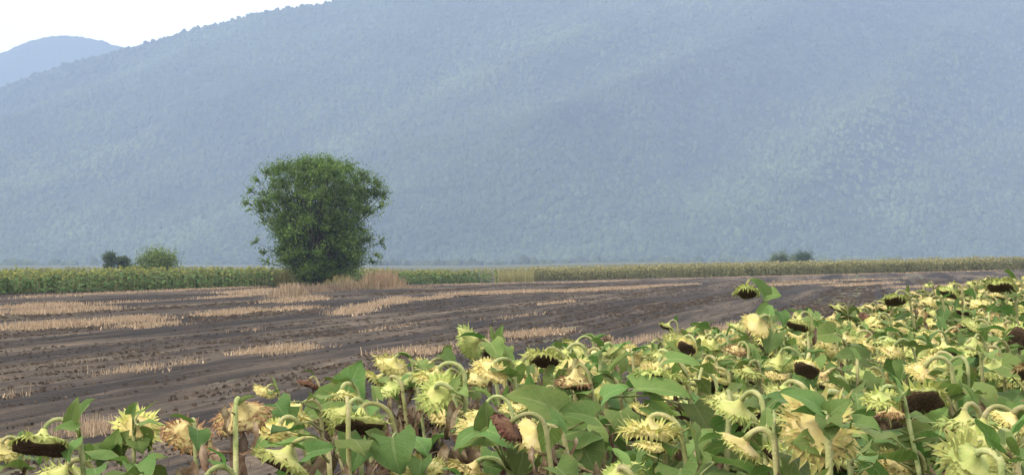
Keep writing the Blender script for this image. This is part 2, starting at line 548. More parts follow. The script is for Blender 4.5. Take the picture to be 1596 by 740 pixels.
FAR = [(-700, 300), (-400, 240), (-200, 160), (-80, 112), (0, 83), (40, 65), (70, 58), (100, 55), (130, 57), (155, 63), (195, 74), (260, 96), (400, 160), (700, 300), (900, 390)]
pxs = np.arange(-700, 901, 2.0)
ts = np.concatenate([np.linspace(0, 1, 40), np.linspace(1.04, 1.6, 6)])
PX, TT = np.meshgrid(pxs, ts)
d = 4400 + 800 * TT
rz = CZ + (HY - lerp_tab(FAR, PX)) / F * 5200
x = (PX - CX) / F * d
z = rz * np.clip(TT, 0, 1) ** 1.1 - np.clip(TT - 1, 0, 1) * rz + np.sin(np.clip(TT, 0, 1) * math.pi) * 70 * (fbm(x / 300, d / 300, 31, 3) - .45) * 2
z = z + 11 * (fbm(x / 14, d / 14, 41, 2) - 0.4) * np.clip(TT * 8, 0, 1)
fm = mesh_np('far_mountain', np.stack([x, d, z], -1).reshape(-1, 3), grid_faces(len(pxs), len(ts)), [mmat], smooth=True)
link('far_mountain', fm, label='pale blue rounded mountain behind the lower ridge', kind='structure')

# forest on the mountain: crown domes, one mass
def crowns(n, px0, px1, t0, t1, rmin, rmax):
    px = nr.uniform(px0, px1, n)
    t = nr.uniform(t0, t1, n)
    p = mountain_pt(px, t)
    low = t < 0          # scattered trees and hedges on the plain before the foot of the slope
    dl = 2350 + 130 * np.sin(px * 0.004 + 1) + t * 9000
    p[low, 0] = ((px - CX) / F * dl)[low]; p[low, 1] = dl[low]; p[low, 2] = terrain(p[low, 0], dl[low]) - 1
    dens = fbm(p[:, 0] / 160, p[:, 1] / 160, 61, 3)
    keep = (t > 0.0) | (dens > 0.5)
    p = p[keep]; dens = dens[keep]; n = len(p)
    r = nr.uniform(rmin, rmax, n) * (0.6 + 0.9 * nr.random(n) ** 2.5)
    h = r * nr.uniform(0.7, 1.25, n)
    ang = np.arange(5) * math.pi / 2.5
    loc = [(0, 0, 1.0)] + [(0.74 * math.cos(a), 0.74 * math.sin(a), 0.6) for a in ang + 0.3] + [(math.cos(a), math.sin(a), -0.5) for a in ang]
    loc = np.array(loc)
    jitr = 1 + nr.normal(0, 0.12, (n, 11, 1))
    rot = nr.uniform(0, 6.28, n)
    c, s = np.cos(rot)[:, None], np.sin(rot)[:, None]
    L = loc[None] * jitr
    Vx = (L[..., 0] * c - L[..., 1] * s) * r[:, None] + p[:, 0:1]
    Vy = (L[..., 0] * s + L[..., 1] * c) * r[:, None] + p[:, 1:2]
    Vz = L[..., 2] * h[:, None] + p[:, 2:3] + 0.3 * r[:, None]
    V = np.stack([Vx, Vy, Vz], -1).reshape(-1, 3)
    f = [(0, 1 + i, 1 + (i + 1) % 5) for i in range(5)]
    for i in range(5):
        j = (i + 1) % 5
        f += [(1 + i, 6 + i, 6 + j), (1 + i, 6 + j, 1 + j)]
    f = np.array(f)
    T = (f[None] + (np.arange(n) * 11)[:, None, None]).reshape(-1, 3)
    g = nr.uniform(0, 1, (n, 1))
    tone = fbm(p[:, 0] / 90, p[:, 1] / 90, 71, 2)[:, None]
    cc = np.array([[0.046, 0.061, 0.026]]) * (1 - g) + np.array([[0.066, 0.086, 0.034]]) * g
    big = fbm((p[:, 0] - .75 * p[:, 1]) / 210 + 25, p[:, 1] / 900, 81, 3)[:, None]  # lighter forest patches in diagonal bands; spur shading painted into the crown colour
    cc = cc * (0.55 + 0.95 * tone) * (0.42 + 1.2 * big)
    return V, T, np.repeat(cc, 11, 0)


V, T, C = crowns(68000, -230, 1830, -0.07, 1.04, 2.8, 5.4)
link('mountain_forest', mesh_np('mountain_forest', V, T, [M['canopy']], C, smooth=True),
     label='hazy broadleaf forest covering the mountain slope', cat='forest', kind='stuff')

# ------------------------------------------------------------------ haze: one closed box of even air
def mat_haze(dens):
    m = bpy.data.materials.new('haze')
    m.use_nodes = True
    nt = m.node_tree
    nt.nodes.clear()
    out = nt.nodes.new('ShaderNodeOutputMaterial')
    v = nt.nodes.new('ShaderNodeVolumePrincipled')
    v.inputs['Color'].default_value = (0.465, 0.605, 0.885, 1)
    v.inputs['Density'].default_value = dens
    v.inputs['Anisotropy'].default_value = 0.0
    nt.links.new(v.outputs[0], out.inputs['Volume'])
    return m


bx = [(x, y, z) for z in (-4, 800) for y in (-500, 5900) for x in (-4500, 4500)]
bf = [[0, 2, 3, 1], [4, 5, 7, 6], [0, 1, 5, 4], [2, 6, 7, 3], [0, 4, 6, 2], [1, 3, 7, 5]]
link('haze', mesh_np('haze', bx, bf, [mat_haze(2.25e-4)]), label='pale blue summer haze filling the valley air', kind='stuff', cat='haze')


# ------------------------------------------------------------------ tubes
def tube(path, radii, sides=7):
    path = [Vector(p) for p in path]
    V, Fc = [], []
    up = Vector((0.31, 0.95, 0.05))
    for i, p in enumerate(path):
        t = (path[min(i + 1, len(path) - 1)] - path[max(i - 1, 0)]).normalized()
        a = up - t * up.dot(t)
        if a.length < 1e-4: a = t.orthogonal()
        a.normalize(); up = a
        b = t.cross(a)
        for k in range(sides):
            w = 2 * math.pi * k / sides
            V.append(p + (a * math.cos(w) + b * math.sin(w)) * radii[i])
    for i in range(len(path) - 1):
        for k in range(sides):
            l = (k + 1) % sides
            Fc.append([i * sides + k, i * sides + l, (i + 1) * sides + l, (i + 1) * sides + k])
    Fc.append(list(range(sides))[::-1])
    Fc.append([(len(path) - 1) * sides + k for k in range(sides)])
    return V, Fc


# ------------------------------------------------------------------ trees
def make_tree(name, base, H, clumps, label, cat, nleaf, lsize, tone, stems=9, group=None, stray=0.25, trunk_r=0.16):
    """clumps: list of (offset Vector from base, radius). Leaves gather round the clump ends of the limbs."""
    r = np.random.default_rng(abs(hash(label)) % 1000 if False else len(label) * 7 + stems)
    pr = random.Random(len(label) * 13 + stems)
    root = link(name, None, None, Matrix.Translation(base), label, cat, group)
    TV, TF = [], []
    mains = []
    for k in range(stems):
        a = 2 * math.pi * k / stems + pr.uniform(-.3, .3)
        mains.append((Vector((math.cos(a), math.sin(a), 0)), pr.uniform(0.1, 0.35)))
    for (c, rad) in clumps:
        hd = Vector((c.x, c.y, 0))
        best = max(mains, key=lambda m: (m[0].dot(hd.normalized()) if hd.length > .01 else 0) + pr.uniform(-.3, .3))
        s = best[0] * best[1]
        mid = s.lerp(c, 0.5) + Vector((pr.uniform(-.3, .3), pr.uniform(-.3, .3), 0.12 * c.z)) - hd * 0.12
        pts = []
        for i in range(6):
            t = i / 5
            pts.append(s * (1 - t) ** 2 + mid * (2 * t * (1 - t)) + c * t * t)
        pts[0] = pts[0] + Vector((0, 0, -0.15))
        rr = trunk_r * (0.3 + 0.5 * pr.random())
        v, f = tube(pts, [rr * (1 - 0.88 * i / 5) for i in range(6)], 5)
        o = len(TV)
        TV += v; TF += [[q + o for q in ff] for ff in f]
    link('trunk', mesh_np('trunk', TV, TF, [M['bark']], smooth=True), root)
    # leaves
    Vs, Cs = [], []
    tot = sum(rad ** 2 for _, rad in clumps)
    for (c, rad) in clumps:
        n = max(20, int(nleaf * rad ** 2 / tot))
        dirs = r.normal(size=(n, 3)); dirs /= np.linalg.norm(dirs, axis=1)[:, None]
        rr = rad * np.minimum(np.abs(r.normal(0, 0.6, n)), 0.85 + 0.3 * stray) * r.uniform(.6, 1.1, n)
        # twigs: leaves gather on a few lines out of the clump
        nt_ = max(3, n // 22)
        tw = r.normal(size=(nt_, 3)) + np.array([[0, 0, 0.35]]) + np.array([[c.x, c.y, 0]]) * 0.12
        tw /= np.linalg.norm(tw, axis=1)[:, None]
        k_ = r.integers(0, nt_, n)
        mixd = tw[k_] * 1.0 + dirs * 0.32
        p = np.array(c)[None] + mixd * (rr * 1.2)[:, None] * np.array([[1, 1, 0.9]])
        nrm = dirs * 0.6 + r.normal(size=(n, 3)) * 0.6 + np.array([[0, 0, 0.75]])
        nrm /= np.linalg.norm(nrm, axis=1)[:, None]
        ax = r.normal(size=(n, 3)) + dirs * 0.8 + np.array([[0, 0, 0.3]])
        ax -= nrm * (ax * nrm).sum(1)[:, None]
        ax /= np.linalg.norm(ax, axis=1)[:, None]
        bx_ = np.cross(nrm, ax)
        L = (lsize * r.uniform(0.6, 1.35, n))[:, None]
        W = L * 0.3
        a0 = p - ax * L * .5; a1 = p + bx_ * W + nrm * L * .06; a2 = p + ax * L * .5; a3 = p - bx_ * W + nrm * L * .06
        Vs.append(np.stack([a0, a1, a2, a3], 1).reshape(-1, 3))
        g = r.random((n, 1)); ct = pr.uniform(0.75, 1.25)
        cc = (np.array([tone[0]]) * (1 - g) + np.array([tone[1]]) * g) * ct
        Cs.append(np.repeat(cc, 4, 0))
    Vv = np.concatenate(Vs); Cc = np.concatenate(Cs)
    Fq = np.arange(len(Vv)).reshape(-1, 4)
    link('crown', mesh_np('crown', Vv, Fq, [M['treeleaf']], Cc), root)
    return root


def crown_clumps(outline, ctr_px, base_px, sc_, n, seed, rad, depth=0.85):
    """outline rows: (photo row, left column, right column) turned into metres at the tree's distance; round crown"""
    pr = random.Random(seed)
    o = sorted(outline)
    rows = [q[0] for q in o]
    out = []
    tries = 0
    while len(out) < n and tries < n * 60:
        tries += 1
        y = pr.uniform(rows[0], rows[-1])
        l = np.interp(y, rows, [q[1] for q in o]); r_ = np.interp(y, rows, [q[2] for q in o])
        hw = (r_ - l) / 2
        a = pr.uniform(0, 2 * math.pi)
        q = math.sqrt(pr.uniform(0.0, 1.0))
        rd = rad * pr.uniform(0.7, 1.3)
        x = (l + r_) / 2 + hw * q * math.cos(a) * 1.0
        yy = hw * q * math.sin(a) * depth
        # pull in by the clump's own radius
        f = max(0.1, 1 - rd * sc_ / max(hw, 1))
        x = (l + r_) / 2 + (x - (l + r_) / 2) * f; yy *= f
        zz = (base_px - y) / sc_
        zz = min(zz, (base_px - rows[0]) / sc_ - rd * 0.7)
        out.append((Vector(((x - ctr_px) / sc_, yy / sc_, max(0.3, zz))), rd))
    return out


TD = 150.0
s_ = F / TD
tb = P(492, 0, TD); tb.z = gz(tb.x, tb.y)
tree_base_px = HY - (tb.z - CZ) * s_
outl = [(247, 466, 522), (254, 436, 556), (264, 410, 582), (282, 390, 604), (302, 380, 614), (320, 378, 610), (334, 388, 592), (350, 396, 584), (368, 404, 600), (388, 412, 594),
        (403, 420, 582), (418, 434, 562), (434, 450, 545)]
cl = crown_clumps(outl, 492, tree_base_px, s_, 330, 3, 0.95)
# sprays that stick out of the outline
pr = random.Random(8)
for (px, py, rd) in [(380, 318, .35), (374, 326, .2), (387, 300, .4), (392, 272, .4), (414, 262, .5), (440, 250, .5), (470, 244, .45), (520, 244, .45), (545, 250, .4), (570, 262, .5), (596, 282, .4),
                     (607, 305, .4), (604, 322, .4), (400, 395, .35), (396, 378, .3), (604, 378, .35), (600, 398, .35), (590, 408, .35), (410, 408, .35), (398, 345, .35), (503, 240, .3), (486, 241, .3), (555, 256, .3), (428, 256, .3)]:
    cl.append((Vector(((px - 492) * .91 / s_, pr.uniform(-2, 2), (tree_base_px - py - 9 * (py < 300)) / s_)), rd * 2.0))
make_tree('broadleaf_tree', tb, 10.5, cl, 'large bushy many-stemmed green tree standing alone in the burnt field', 'tree', 135000, 0.16,
          ((0.048, 0.105, 0.02), (0.18, 0.26, 0.055)), stems=11, stray=0.5)


def far_bush(px0, px1, ptop, pbase, D, label, tone, nleaf, n, seed, name='bush'):
    s = F / D
    c = (px0 + px1) / 2
    b = P(c, 0, D); b.z = gz(b.x, b.y)
    bp = HY - (b.z - CZ) * s
    w = px1 - px0
    ol = [(ptop, c - w * .18, c + w * .18), (ptop + (bp - ptop) * .25, c - w * .42, c + w * .42), (ptop + (bp - ptop) * .55, c - w * .5, c + w * .5), (bp, c - w * .42, c + w * .42)]
    cl = crown_clumps(ol, c, bp, s, n, seed, 0.2 * w / s)
    make_tree(name, b, 5, cl, label, 'bush', nleaf, 0.24, tone, stems=6, group='bushes beyond the far crop', stray=0.4, trunk_r=0.12)


far_bush(192, 296, 391, 424, 235, 'round bright green bush rising behind the green crop', ((0.075, 0.12, 0.032), (0.19, 0.25, 0.06)), 26000, 60, 4)
far_bush(148, 192, 394, 424, 260, 'narrow dark upright bush left of the round green bush behind the crop', ((0.045, 0.075, 0.032), (0.1, 0.135, 0.055)), 12000, 30, 5)
far_bush(172, 214, 401, 424, 262, 'low dark bush touching the round green bush behind the crop', ((0.045, 0.075, 0.032), (0.095, 0.13, 0.055)), 11000, 26, 6)
far_bush(1186, 1250, 395, 412, 420, 'low grey-green bush beside a darker one behind the dry crop', ((0.07, 0.1, 0.045), (0.14, 0.175, 0.065)), 8000, 30, 7)
far_bush(1222, 1280, 393, 412, 425, 'low dark green bush beside a paler one behind the dry crop', ((0.04, 0.07, 0.03), (0.085, 0.125, 0.045)), 8000, 30, 8)


# ------------------------------------------------------------------ straw: upright blades, joined
def blades(points, h, w, lean, cols, a=None):
    n = len(points)
    if a is None: a = nr.uniform(0, 2 * math.pi, n)
    dx, dy = np.cos(a), np.sin(a)
    la = nr.uniform(0, 2 * math.pi, n)
    ll = np.abs(nr.normal(0, lean, n)) * h
    p = points
    b0 = p + np.stack([-dx * w / 2, -dy * w / 2, np.full(n, -0.03)], -1)
    b1 = p + np.stack([dx * w / 2, dy * w / 2, np.full(n, -0.03)], -1)
    t1 = p + np.stack([dx * w * .3 + ll * np.cos(la), dy * w * .3 + ll * np.sin(la), h], -1)
    t0 = p + np.stack([-dx * w * .3 + ll * np.cos(la), -dy * w * .3 + ll * np.sin(la), h], -1)
    V = np.stack([b0, b1, t1, t0], 1).reshape(-1, 3)
    return V, np.repeat(cols, 4, 0)


def straw_cols(n, lo, hi):
    g = nr.random((n, 1))
    return (np.array([lo]) * (1 - g) + np.array([hi]) * g) * nr.uniform(0.8, 1.15, (n, 1))


VV, CC = [], []
# unburnt strips, (x0, y0) - (x1, y1) photo pixels of the strip's foot, width in metres, height in metres, blades per square metre
strips = [(0, 484, 95, 474, 1.6, .2, 42), (0, 492, 170, 480, 2.0, .22, 46), (80, 479, 135, 474, 1.2, .2, 20), (150, 475, 240, 472, 1.0, .22, 22),
          (0, 516, 150, 504, 1.6, .24, 55), (150, 505, 250, 496, 1.3, .22, 50),
          (310, 494, 405, 484, 1.1, .22, 50), (405, 486, 500, 479, 1.0, .2, 34), (180, 514, 268, 504, 1.3, .22, 26),
          (375, 556, 490, 541, 0.9, .16, 90), (165, 588, 262, 572, .7, .17, 40), (275, 574, 310, 564, .4, .16, 30),
          (528, 494, 580, 478, 1.1, .28, 45), (598, 476, 628, 466, 1.2, .24, 40), (640, 470, 700, 462, 1.0, .2, 20),
          (690, 461, 860, 454, 1.6, .24, 45), (860, 456, 1000, 449, 1.6, .22, 45), (930, 452, 1090, 443, 1.2, .2, 14),
          (600, 556, 690, 545, 1.0, .18, 60), (780, 528, 880, 516, 1.0, .18, 60), (690, 545, 780, 530, .8, .15, 12), (930, 546, 1060, 526, 1.0, .2, 45), (1060, 530, 1200, 505, 1.0, .2, 30),
          (1180, 446, 1300, 441, 1.8, .25, 34), (1290, 447, 1400, 441, 1.4, .25, 22), (1380, 450, 1540, 444, 1.6, .22, 22), (1200, 440, 1420, 434, 1.2, .25, 10),
          (118, 684, 172, 662, 0.7, .2, 160), (290, 470, 420, 458, 1.2, .2, 14), (350, 459, 430, 452, 2.0, .22, 24), (420, 474, 500, 466, 1.6, .3, 26),
          (0, 466, 420, 447, 1.4, .18, 16), (640, 447, 1000, 436, 1.6, .2, 9), (1000, 436, 1596, 421, 2.0, .2, 9), (840, 476, 900, 470, .6, .18, 18), (760, 500, 860, 488, .5, .14, 12),
          (5, 625, 40, 615, .35, .18, 30), (560, 520, 640, 508, .5, .12, 10), (360, 520, 420, 512, .5, .12, 8)]
for (x0, y0, x1, y1, w, h, dn) in strips:
    a, b = G(x0, y0), G(x1, y1)
    L = (b - a).length
    n = int(L * w * dn * (3.0 + 2.2 * (a.y < 60)))
    n = min(n, 9000)
    t = nr.random(n)
    # rows inside the strip and gaps along it
    k = np.round(np.clip(nr.normal(0, .3, n), -.8, .8) * w / 0.15) * 0.15
    side = Vector((b.y - a.y, -(b.x - a.x), 0)).normalized()
    gap = vnoise(t * L * 0.9 + 7 * x0, k * 2.0, 91)
    edge = np.minimum(t, 1 - t) * L
    keep = (gap > 0.2) & (nr.random(n) < np.clip(edge / (0.12 * L + .8) + 0.12, 0, 1))
    t, k = t[keep], k[keep] + nr.normal(0, .03, keep.sum())
    n = len(t)
    x = a.x + (b.x - a.x) * t + side.x * k; y = a.y + (b.y - a.y) * t + side.y * k
    D = y
    p = np.stack([x, y, terrain(x, y) + 0.03], -1)
    hh = h * np.where(nr.random(n) < .55, nr.uniform(.1, .4, n), nr.uniform(0.42, 0.85, n))
    ww = np.clip(0.00036 * D, 0.007, 0.06) * nr.uniform(.6, 1.3, n)
    v, c = blades(p, hh, ww * np.where(hh < .42 * h, 2.2, 1.0), np.where(hh < .42 * h, 1.2, 0.22), straw_cols(n, (0.29, 0.21, 0.135), (0.49, 0.37, 0.25)))
    VV.append(v); CC.append(c)
V = np.concatenate(VV); C = np.concatenate(CC)
link('straw_stubble', mesh_np('straw_stubble', V, np.arange(len(V)).reshape(-1, 4), [M['straw']], C),
     label='pale tan unburnt straw stubble left in strips across the burnt field', cat='stubble', kind='stuff')

# charred short stubble over the whole field, thinning out with distance
n = 140000
d = 13 + (200 - 13) * nr.random(n) ** 1.7
px = nr.uniform(-250, 1850, n)
x = (px - CX) / F * d; y = d
u = x * CT - y * ST; v_ = x * ST + y * CT
u = np.round(u / 0.22) * 0.22 + nr.normal(0, .035, n)
x = u * CT + v_ * ST; y = -u * ST + v_ * CT
dens = vnoise(u * 0.7, v_ * 0.05, 101) * 0.6 + vnoise(u * 2.5, v_ * 0.4, 103) * 0.4
keep = (dens > 0.33) & ((nr.random(n) < .4) | (dens > .6))
x, y, u, v_, d, dens = x[keep], y[keep], u[keep], v_[keep], d[keep], dens[keep]
n = len(x)
p = np.stack([x, y, terrain(x, y) + 0.035], -1)
stand = nr.random(n) < 0.05
pale = nr.random(n) < np.clip((dens - .42) * 1.3, 0.05, 0.5)
cdark = straw_cols(n, (0.05, 0.037, 0.028), (0.1, 0.077, 0.057))
cpale = straw_cols(n, (0.07, 0.054, 0.04), (0.19, 0.148, 0.106))
cc = np.where(pale[:, None], cpale, cdark)
hh = np.where(stand, nr.uniform(.03, .1, n), nr.uniform(0.002, 0.008, n))
ww = np.where(stand, np.clip(0.0005 * d, 0.008, 0.07), np.clip(0.0022 * d, 0.03, 0.3)) * nr.uniform(.4, 1.5, n)
ang = np.where(stand, nr.uniform(0, 6.28, n), nr.normal(0, .6, n))
v, c = blades(p, hh, ww, np.where(stand, .3, 1.2), cc, ang)
link('charred_stubble', mesh_np('charred_stubble', v, np.arange(len(v)).reshape(-1, 4), [M['straw']], c),
     label='short charred stubble and ash lying in rows on the dark field', cat='stubble', kind='stuff')

# lying straw bits
# tall dry grass round the tree
VV, CC = [], []
for (pxc, dg, hwm, dep, h, n, lo, hi) in [(594, 143, 1.9, 3.0, 1.15, 1700, (0.22, 0.15, 0.09), (0.38, 0.275, 0.175)), (562, 142, 2.2, 3.0, .75, 1100, (0.18, 0.14, 0.08), (0.33, 0.26, 0.155)),
                                          (450, 104, .95, 2.5, .62, 1300, (0.24, 0.175, 0.11), (0.4, 0.305, 0.205)), (480, 122, 1.6, 3.0, .5, 900, (0.15, 0.11, 0.075), (0.32, 0.24, 0.165)),
                                          (515, 130, 2.0, 3.0, .45, 900, (0.11, 0.08, 0.055), (0.26, 0.195, 0.135)), (440, 149, 1.6, 1.6, 1.3, 420, (0.1, 0.1, 0.04), (0.2, 0.18, 0.075)),
                                          (532, 144, 1.8, 1.6, .8, 600, (0.13, 0.12, 0.05), (0.26, 0.21, 0.1)), (630, 136, 2.2, 2.0, .3, 600, (0.2, 0.145, 0.095), (0.34, 0.255, 0.17))]:
    c0 = P(pxc, HY, dg)
    x = c0.x + nr.normal(0, hwm * 0.55, n); y = c0.y + nr.normal(0, dep * .5, n)
    p = np.stack([x, y, terrain(x, y)], -1)
    hh = h * nr.uniform(0.3, 1.15, n) * np.clip(1.1 - ((x - c0.x) / (hwm * 1.3)) ** 2, .2, 1) * (.55 + .8 * vnoise(x * 1.1 + 40, y * .5 + 9, 17))
    v, c = blades(p, hh, nr.uniform(.018, .045, n), 0.3, straw_cols(n, lo, hi))
    VV.append(v); CC.append(c)
V = np.concatenate(VV); C = np.concatenate(CC)
link('dry_grass', mesh_np('dry_grass', V, np.arange(len(V)).reshape(-1, 4), [M['straw']], C),
     label='tall dry tan grass growing round the foot of the lone tree', cat='grass', kind='stuff')
# pale weeds in the gap between the far crops
c0 = G(800, 440); n = 1600
x = c0.x + nr.uniform(-2.2, 2.4, n); y = c0.y + nr.uniform(-1, 6, n)
v, c = blades(np.stack([x, y, terrain(x, y)], -1), nr.uniform(.7, 1.45, n), nr.uniform(.03, .07, n), 0.2, straw_cols(n, (0.2, 0.19, 0.08), (0.34, 0.31, 0.14)))
link('pale_weeds', mesh_np('pale_weeds', v, np.arange(len(v)).reshape(-1, 4), [M['straw']], c),
     label='pale yellowish weeds in the gap between the green and the dry far crop', cat='weeds', kind='stuff')


# ------------------------------------------------------------------ far sunflower crops (thousands of plants, one mass each)
def far_crop(pts, hmin, hmax, leaf_lo, leaf_hi, head_lo, head_hi, headsize, nl, lsz):
    n = len(pts)
    V, C = [], []
    H = nr.uniform(hmin, hmax, n) * (.84 + .24 * vnoise(pts[:, 0] * .5 + 50, pts[:, 1] * .5, 19)) * (.9 + .2 * vnoise(pts[:, 0] * .11 + 50, pts[:, 1] * .11, 23))
    # leaves: quads hung round the stem
    for k in range(nl):
        f = nr.uniform(0.05, 0.95, n)
        a = nr.uniform(0, 2 * math.pi, n)
        L = lsz * nr.uniform(0.7, 1.3, n)
        ax = np.stack([np.cos(a), np.sin(a), nr.uniform(-.9, .25, n)], -1)
        ax /= np.linalg.norm(ax, axis=1)[:, None]
        sd_ = np.stack([-np.sin(a), np.cos(a), nr.uniform(-.3, .3, n)], -1)
        p = pts + np.stack([0 * H, 0 * H, H * f], -1)
        q = np.stack([p, p + ax * L[:, None] * .5 + sd_ * L[:, None] * .42, p + ax * L[:, None], p + ax * L[:, None] * .5 - sd_ * L[:, None] * .42], 1)
        V.append(q.reshape(-1, 3))
        g = nr.random((n, 1))
        C.append(np.repeat((np.array([leaf_lo]) * (1 - g) + np.array([leaf_hi]) * g), 4, 0))
    # stem
    w = 0.018
    q = np.stack([pts + [-w, 0, 0], pts + [w, 0, 0], pts + np.stack([0 * H + w, 0 * H, H], -1), pts + np.stack([0 * H - w, 0 * H, H], -1)], 1)
    V.append(q.reshape(-1, 3)); C.append(np.tile(np.array([[0.2, 0.2, 0.09]]), (4 * n, 1)))
    # heads: two crossed diamonds, nodding
    a = nr.uniform(0, 2 * math.pi, n)
    for tilt in (0, 1):
        r = headsize * nr.uniform(0.7, 1.2, n)[:, None]
        top = pts + np.stack([0.07 * np.cos(a), 0.07 * np.sin(a), H], -1)
        e1 = np.stack([np.cos(a + 1.57), np.sin(a + 1.57), 0 * a], -1)
        e2 = np.stack([np.cos(a) * .6, np.sin(a) * .6, -.7 + 0 * a], -1) if tilt == 0 else np.stack([np.cos(a) * .9, np.sin(a) * .9, .35 + 0 * a], -1)
        q = np.stack([top + e1 * r, top + e2 * r, top - e1 * r, top - e2 * r], 1)
        V.append(q.reshape(-1, 3))
        g = nr.random((n, 1))
        C.append(np.repeat((np.array([head_lo]) * (1 - g) + np.array([head_hi]) * g), 4, 0))
    return np.concatenate(V), np.concatenate(C)


def crop_points(a, b, n_front, depth_front, n_deep, depth_deep):
    dv = (b - a); L = dv.length
    side = Vector((-dv.y, dv.x, 0)).normalized()
    out = []
    for n, d0, d1 in ((n_front, 0, depth_front), (n_deep, depth_front, depth_deep)):
        t = nr.random(n); s = np.round(nr.uniform(d0, d1, n) / 0.7) * 0.7 + nr.normal(0, .05, n)
        x = a.x + dv.x * t + side.x * s; y = a.y + dv.y * t + side.y * s
        out.append(np.stack([x, y, terrain(x, y)], -1))
    return np.concatenate(out)


a, b = Vector((-41.0, 84, 0)), Vector((-1.5, 197, 0))
pts = crop_points(a, b, 4200, 8, 4200, 70)
d_front = np.abs((pts[:, 0] - a.x) * (b.y - a.y) - (pts[:, 1] - a.y) * (b.x - a.x)) / (b - a).length
V, C = far_crop(pts, 1.0, 1.58, (0.048, 0.105, 0.034), (0.13, 0.205, 0.062), (0.16, 0.21, 0.06), (0.4, 0.38, 0.11), 0.10, 8, 0.28)
link('green_sunflower_crop', mesh_np('green_sunflower_crop', V, np.arange(len(V)).reshape(-1, 4), [M['crop']], C),
     label='distant green sunflower crop with yellow tops behind the lone tree', cat='crop', kind='stuff')
a, b = G(826, 437), G(1720, 416)
a = Vector((2.6, 236, 0)); b = Vector((86.0, 246, 0))
pts = crop_points(a, b, 3800, 8, 4200, 90)
V, C = far_crop(pts, 1.15, 1.78, (0.1, 0.105, 0.042), (0.2, 0.185, 0.08), (0.27, 0.26, 0.11), (0.46, 0.41, 0.2), 0.11, 7, 0.27)
link('ripe_sunflower_crop', mesh_np('ripe_sunflower_crop', V, np.arange(len(V)).reshape(-1, 4), [M['crop']], C),
     label='distant olive-brown ripening sunflower crop along the foot of the mountain', cat='crop', kind='stuff')


# ------------------------------------------------------------------ sunflower parts
def blade_geo(L, W, droop, fold, wave, seed, crumple=0.0, nx=9, ny=9, twist=0.0):
    r = random.Random(seed)
    ph = r.uniform(0, 6.28)
    ss = [-1, -.72, -.4, -.1, 0, .1, .4, .72, 1] if nx == 9 else [-1, -.5, 0, .5, 1]
    V, UV = [], []
    bend = r.uniform(-.12, .12)
    for j in range(ny):
        t = j / (ny - 1)
        w = W * 0.5 * (math.sin(math.pi * min(1, (0.10 + 0.90 * t)) ** 0.55)) ** 0.9 if t < 1 else 0.0
        ang = -droop * t
        # centre line bent downward
        cx = L * (math.sin(droop * t) / droop if abs(droop) > 1e-3 else t)
        cz = -L * ((1 - math.cos(droop * t)) / droop if abs(droop) > 1e-3 else 0)
        for s in ss:
            lobe = -0.17 * L * (abs(s) ** 1.3) * (1 - t) ** 4
            y = s * w * math.cos(fold) + bend * L * t * t
            z = abs(s) * w * math.sin(fold)
            z += wave * math.sin(3.0 * math.pi * t + ph + (1.3 if s > 0 else 0)) * abs(s) ** 2 * W
            z += twist * s * w * t
            xx = cx + lobe * math.cos(ang) - z * math.sin(ang) * -1 * 0
            p = Vector((cx + lobe * math.cos(ang) + z * math.sin(-ang), y, cz + lobe * math.sin(ang) + z * math.cos(ang)))
            if abs(s) == 1 and 0 < j < ny - 1:
                p += Vector((r.uniform(-1, 1), r.uniform(-1, 1), r.uniform(-1, 1))) * 0.02 * L
            if crumple:
                p += Vector((r.uniform(-1, 1), r.uniform(-1, 1), r.uniform(-1, 1))) * crumple * L
            V.append(p); UV.append((s, t))
    n = len(ss)
    Fc = []
    for j in range(ny - 1):
        for i in range(n - 1):
            Fc.append([j * n + i, j * n + i + 1, (j + 1) * n + i + 1, (j + 1) * n + i])
    return V, Fc, UV


def leaf_mesh(name, mat, L, W, droop, fold, wave, seed, pet, pitch, up, crumple=0.0, ny=9, nx=9, twist=0.0):
    """leaf with its stalk; the origin is where the stalk leaves the stem, outward is +X"""
    V, Fc, UV = blade_geo(L, W, droop, fold, wave, seed, crumple, nx=nx, ny=ny, twist=twist)
    e = Vector((math.cos(up), 0, math.sin(up)))
    pts = [Vector((0, 0, 0)), e * pet * .5 + Vector((0, 0, pet * .06)), e * pet]
    end = pts[-1]
    rot = Matrix.Rotation(-pitch, 3, 'Y')
    V = [rot @ v + end for v in V]
    pv, pf = tube(pts + [end + rot @ Vector((L * .06, 0, 0))], [.0052, .0042, .0035, .002], 5)
    o = len(V)
    midx = [0] * len(Fc) + [1] * len(pf)
    Fc = Fc + [[i + o for i in f] for f in pf]
    V = V + pv
    UV = UV + [(0.5, 0.3)] * len(pv)
    return mesh_np(name, [tuple(v) for v in V], Fc, [mat, M['stem'] if mat is M['leaf'] else mat], smooth=True, midx=midx, uv=np.array(UV))


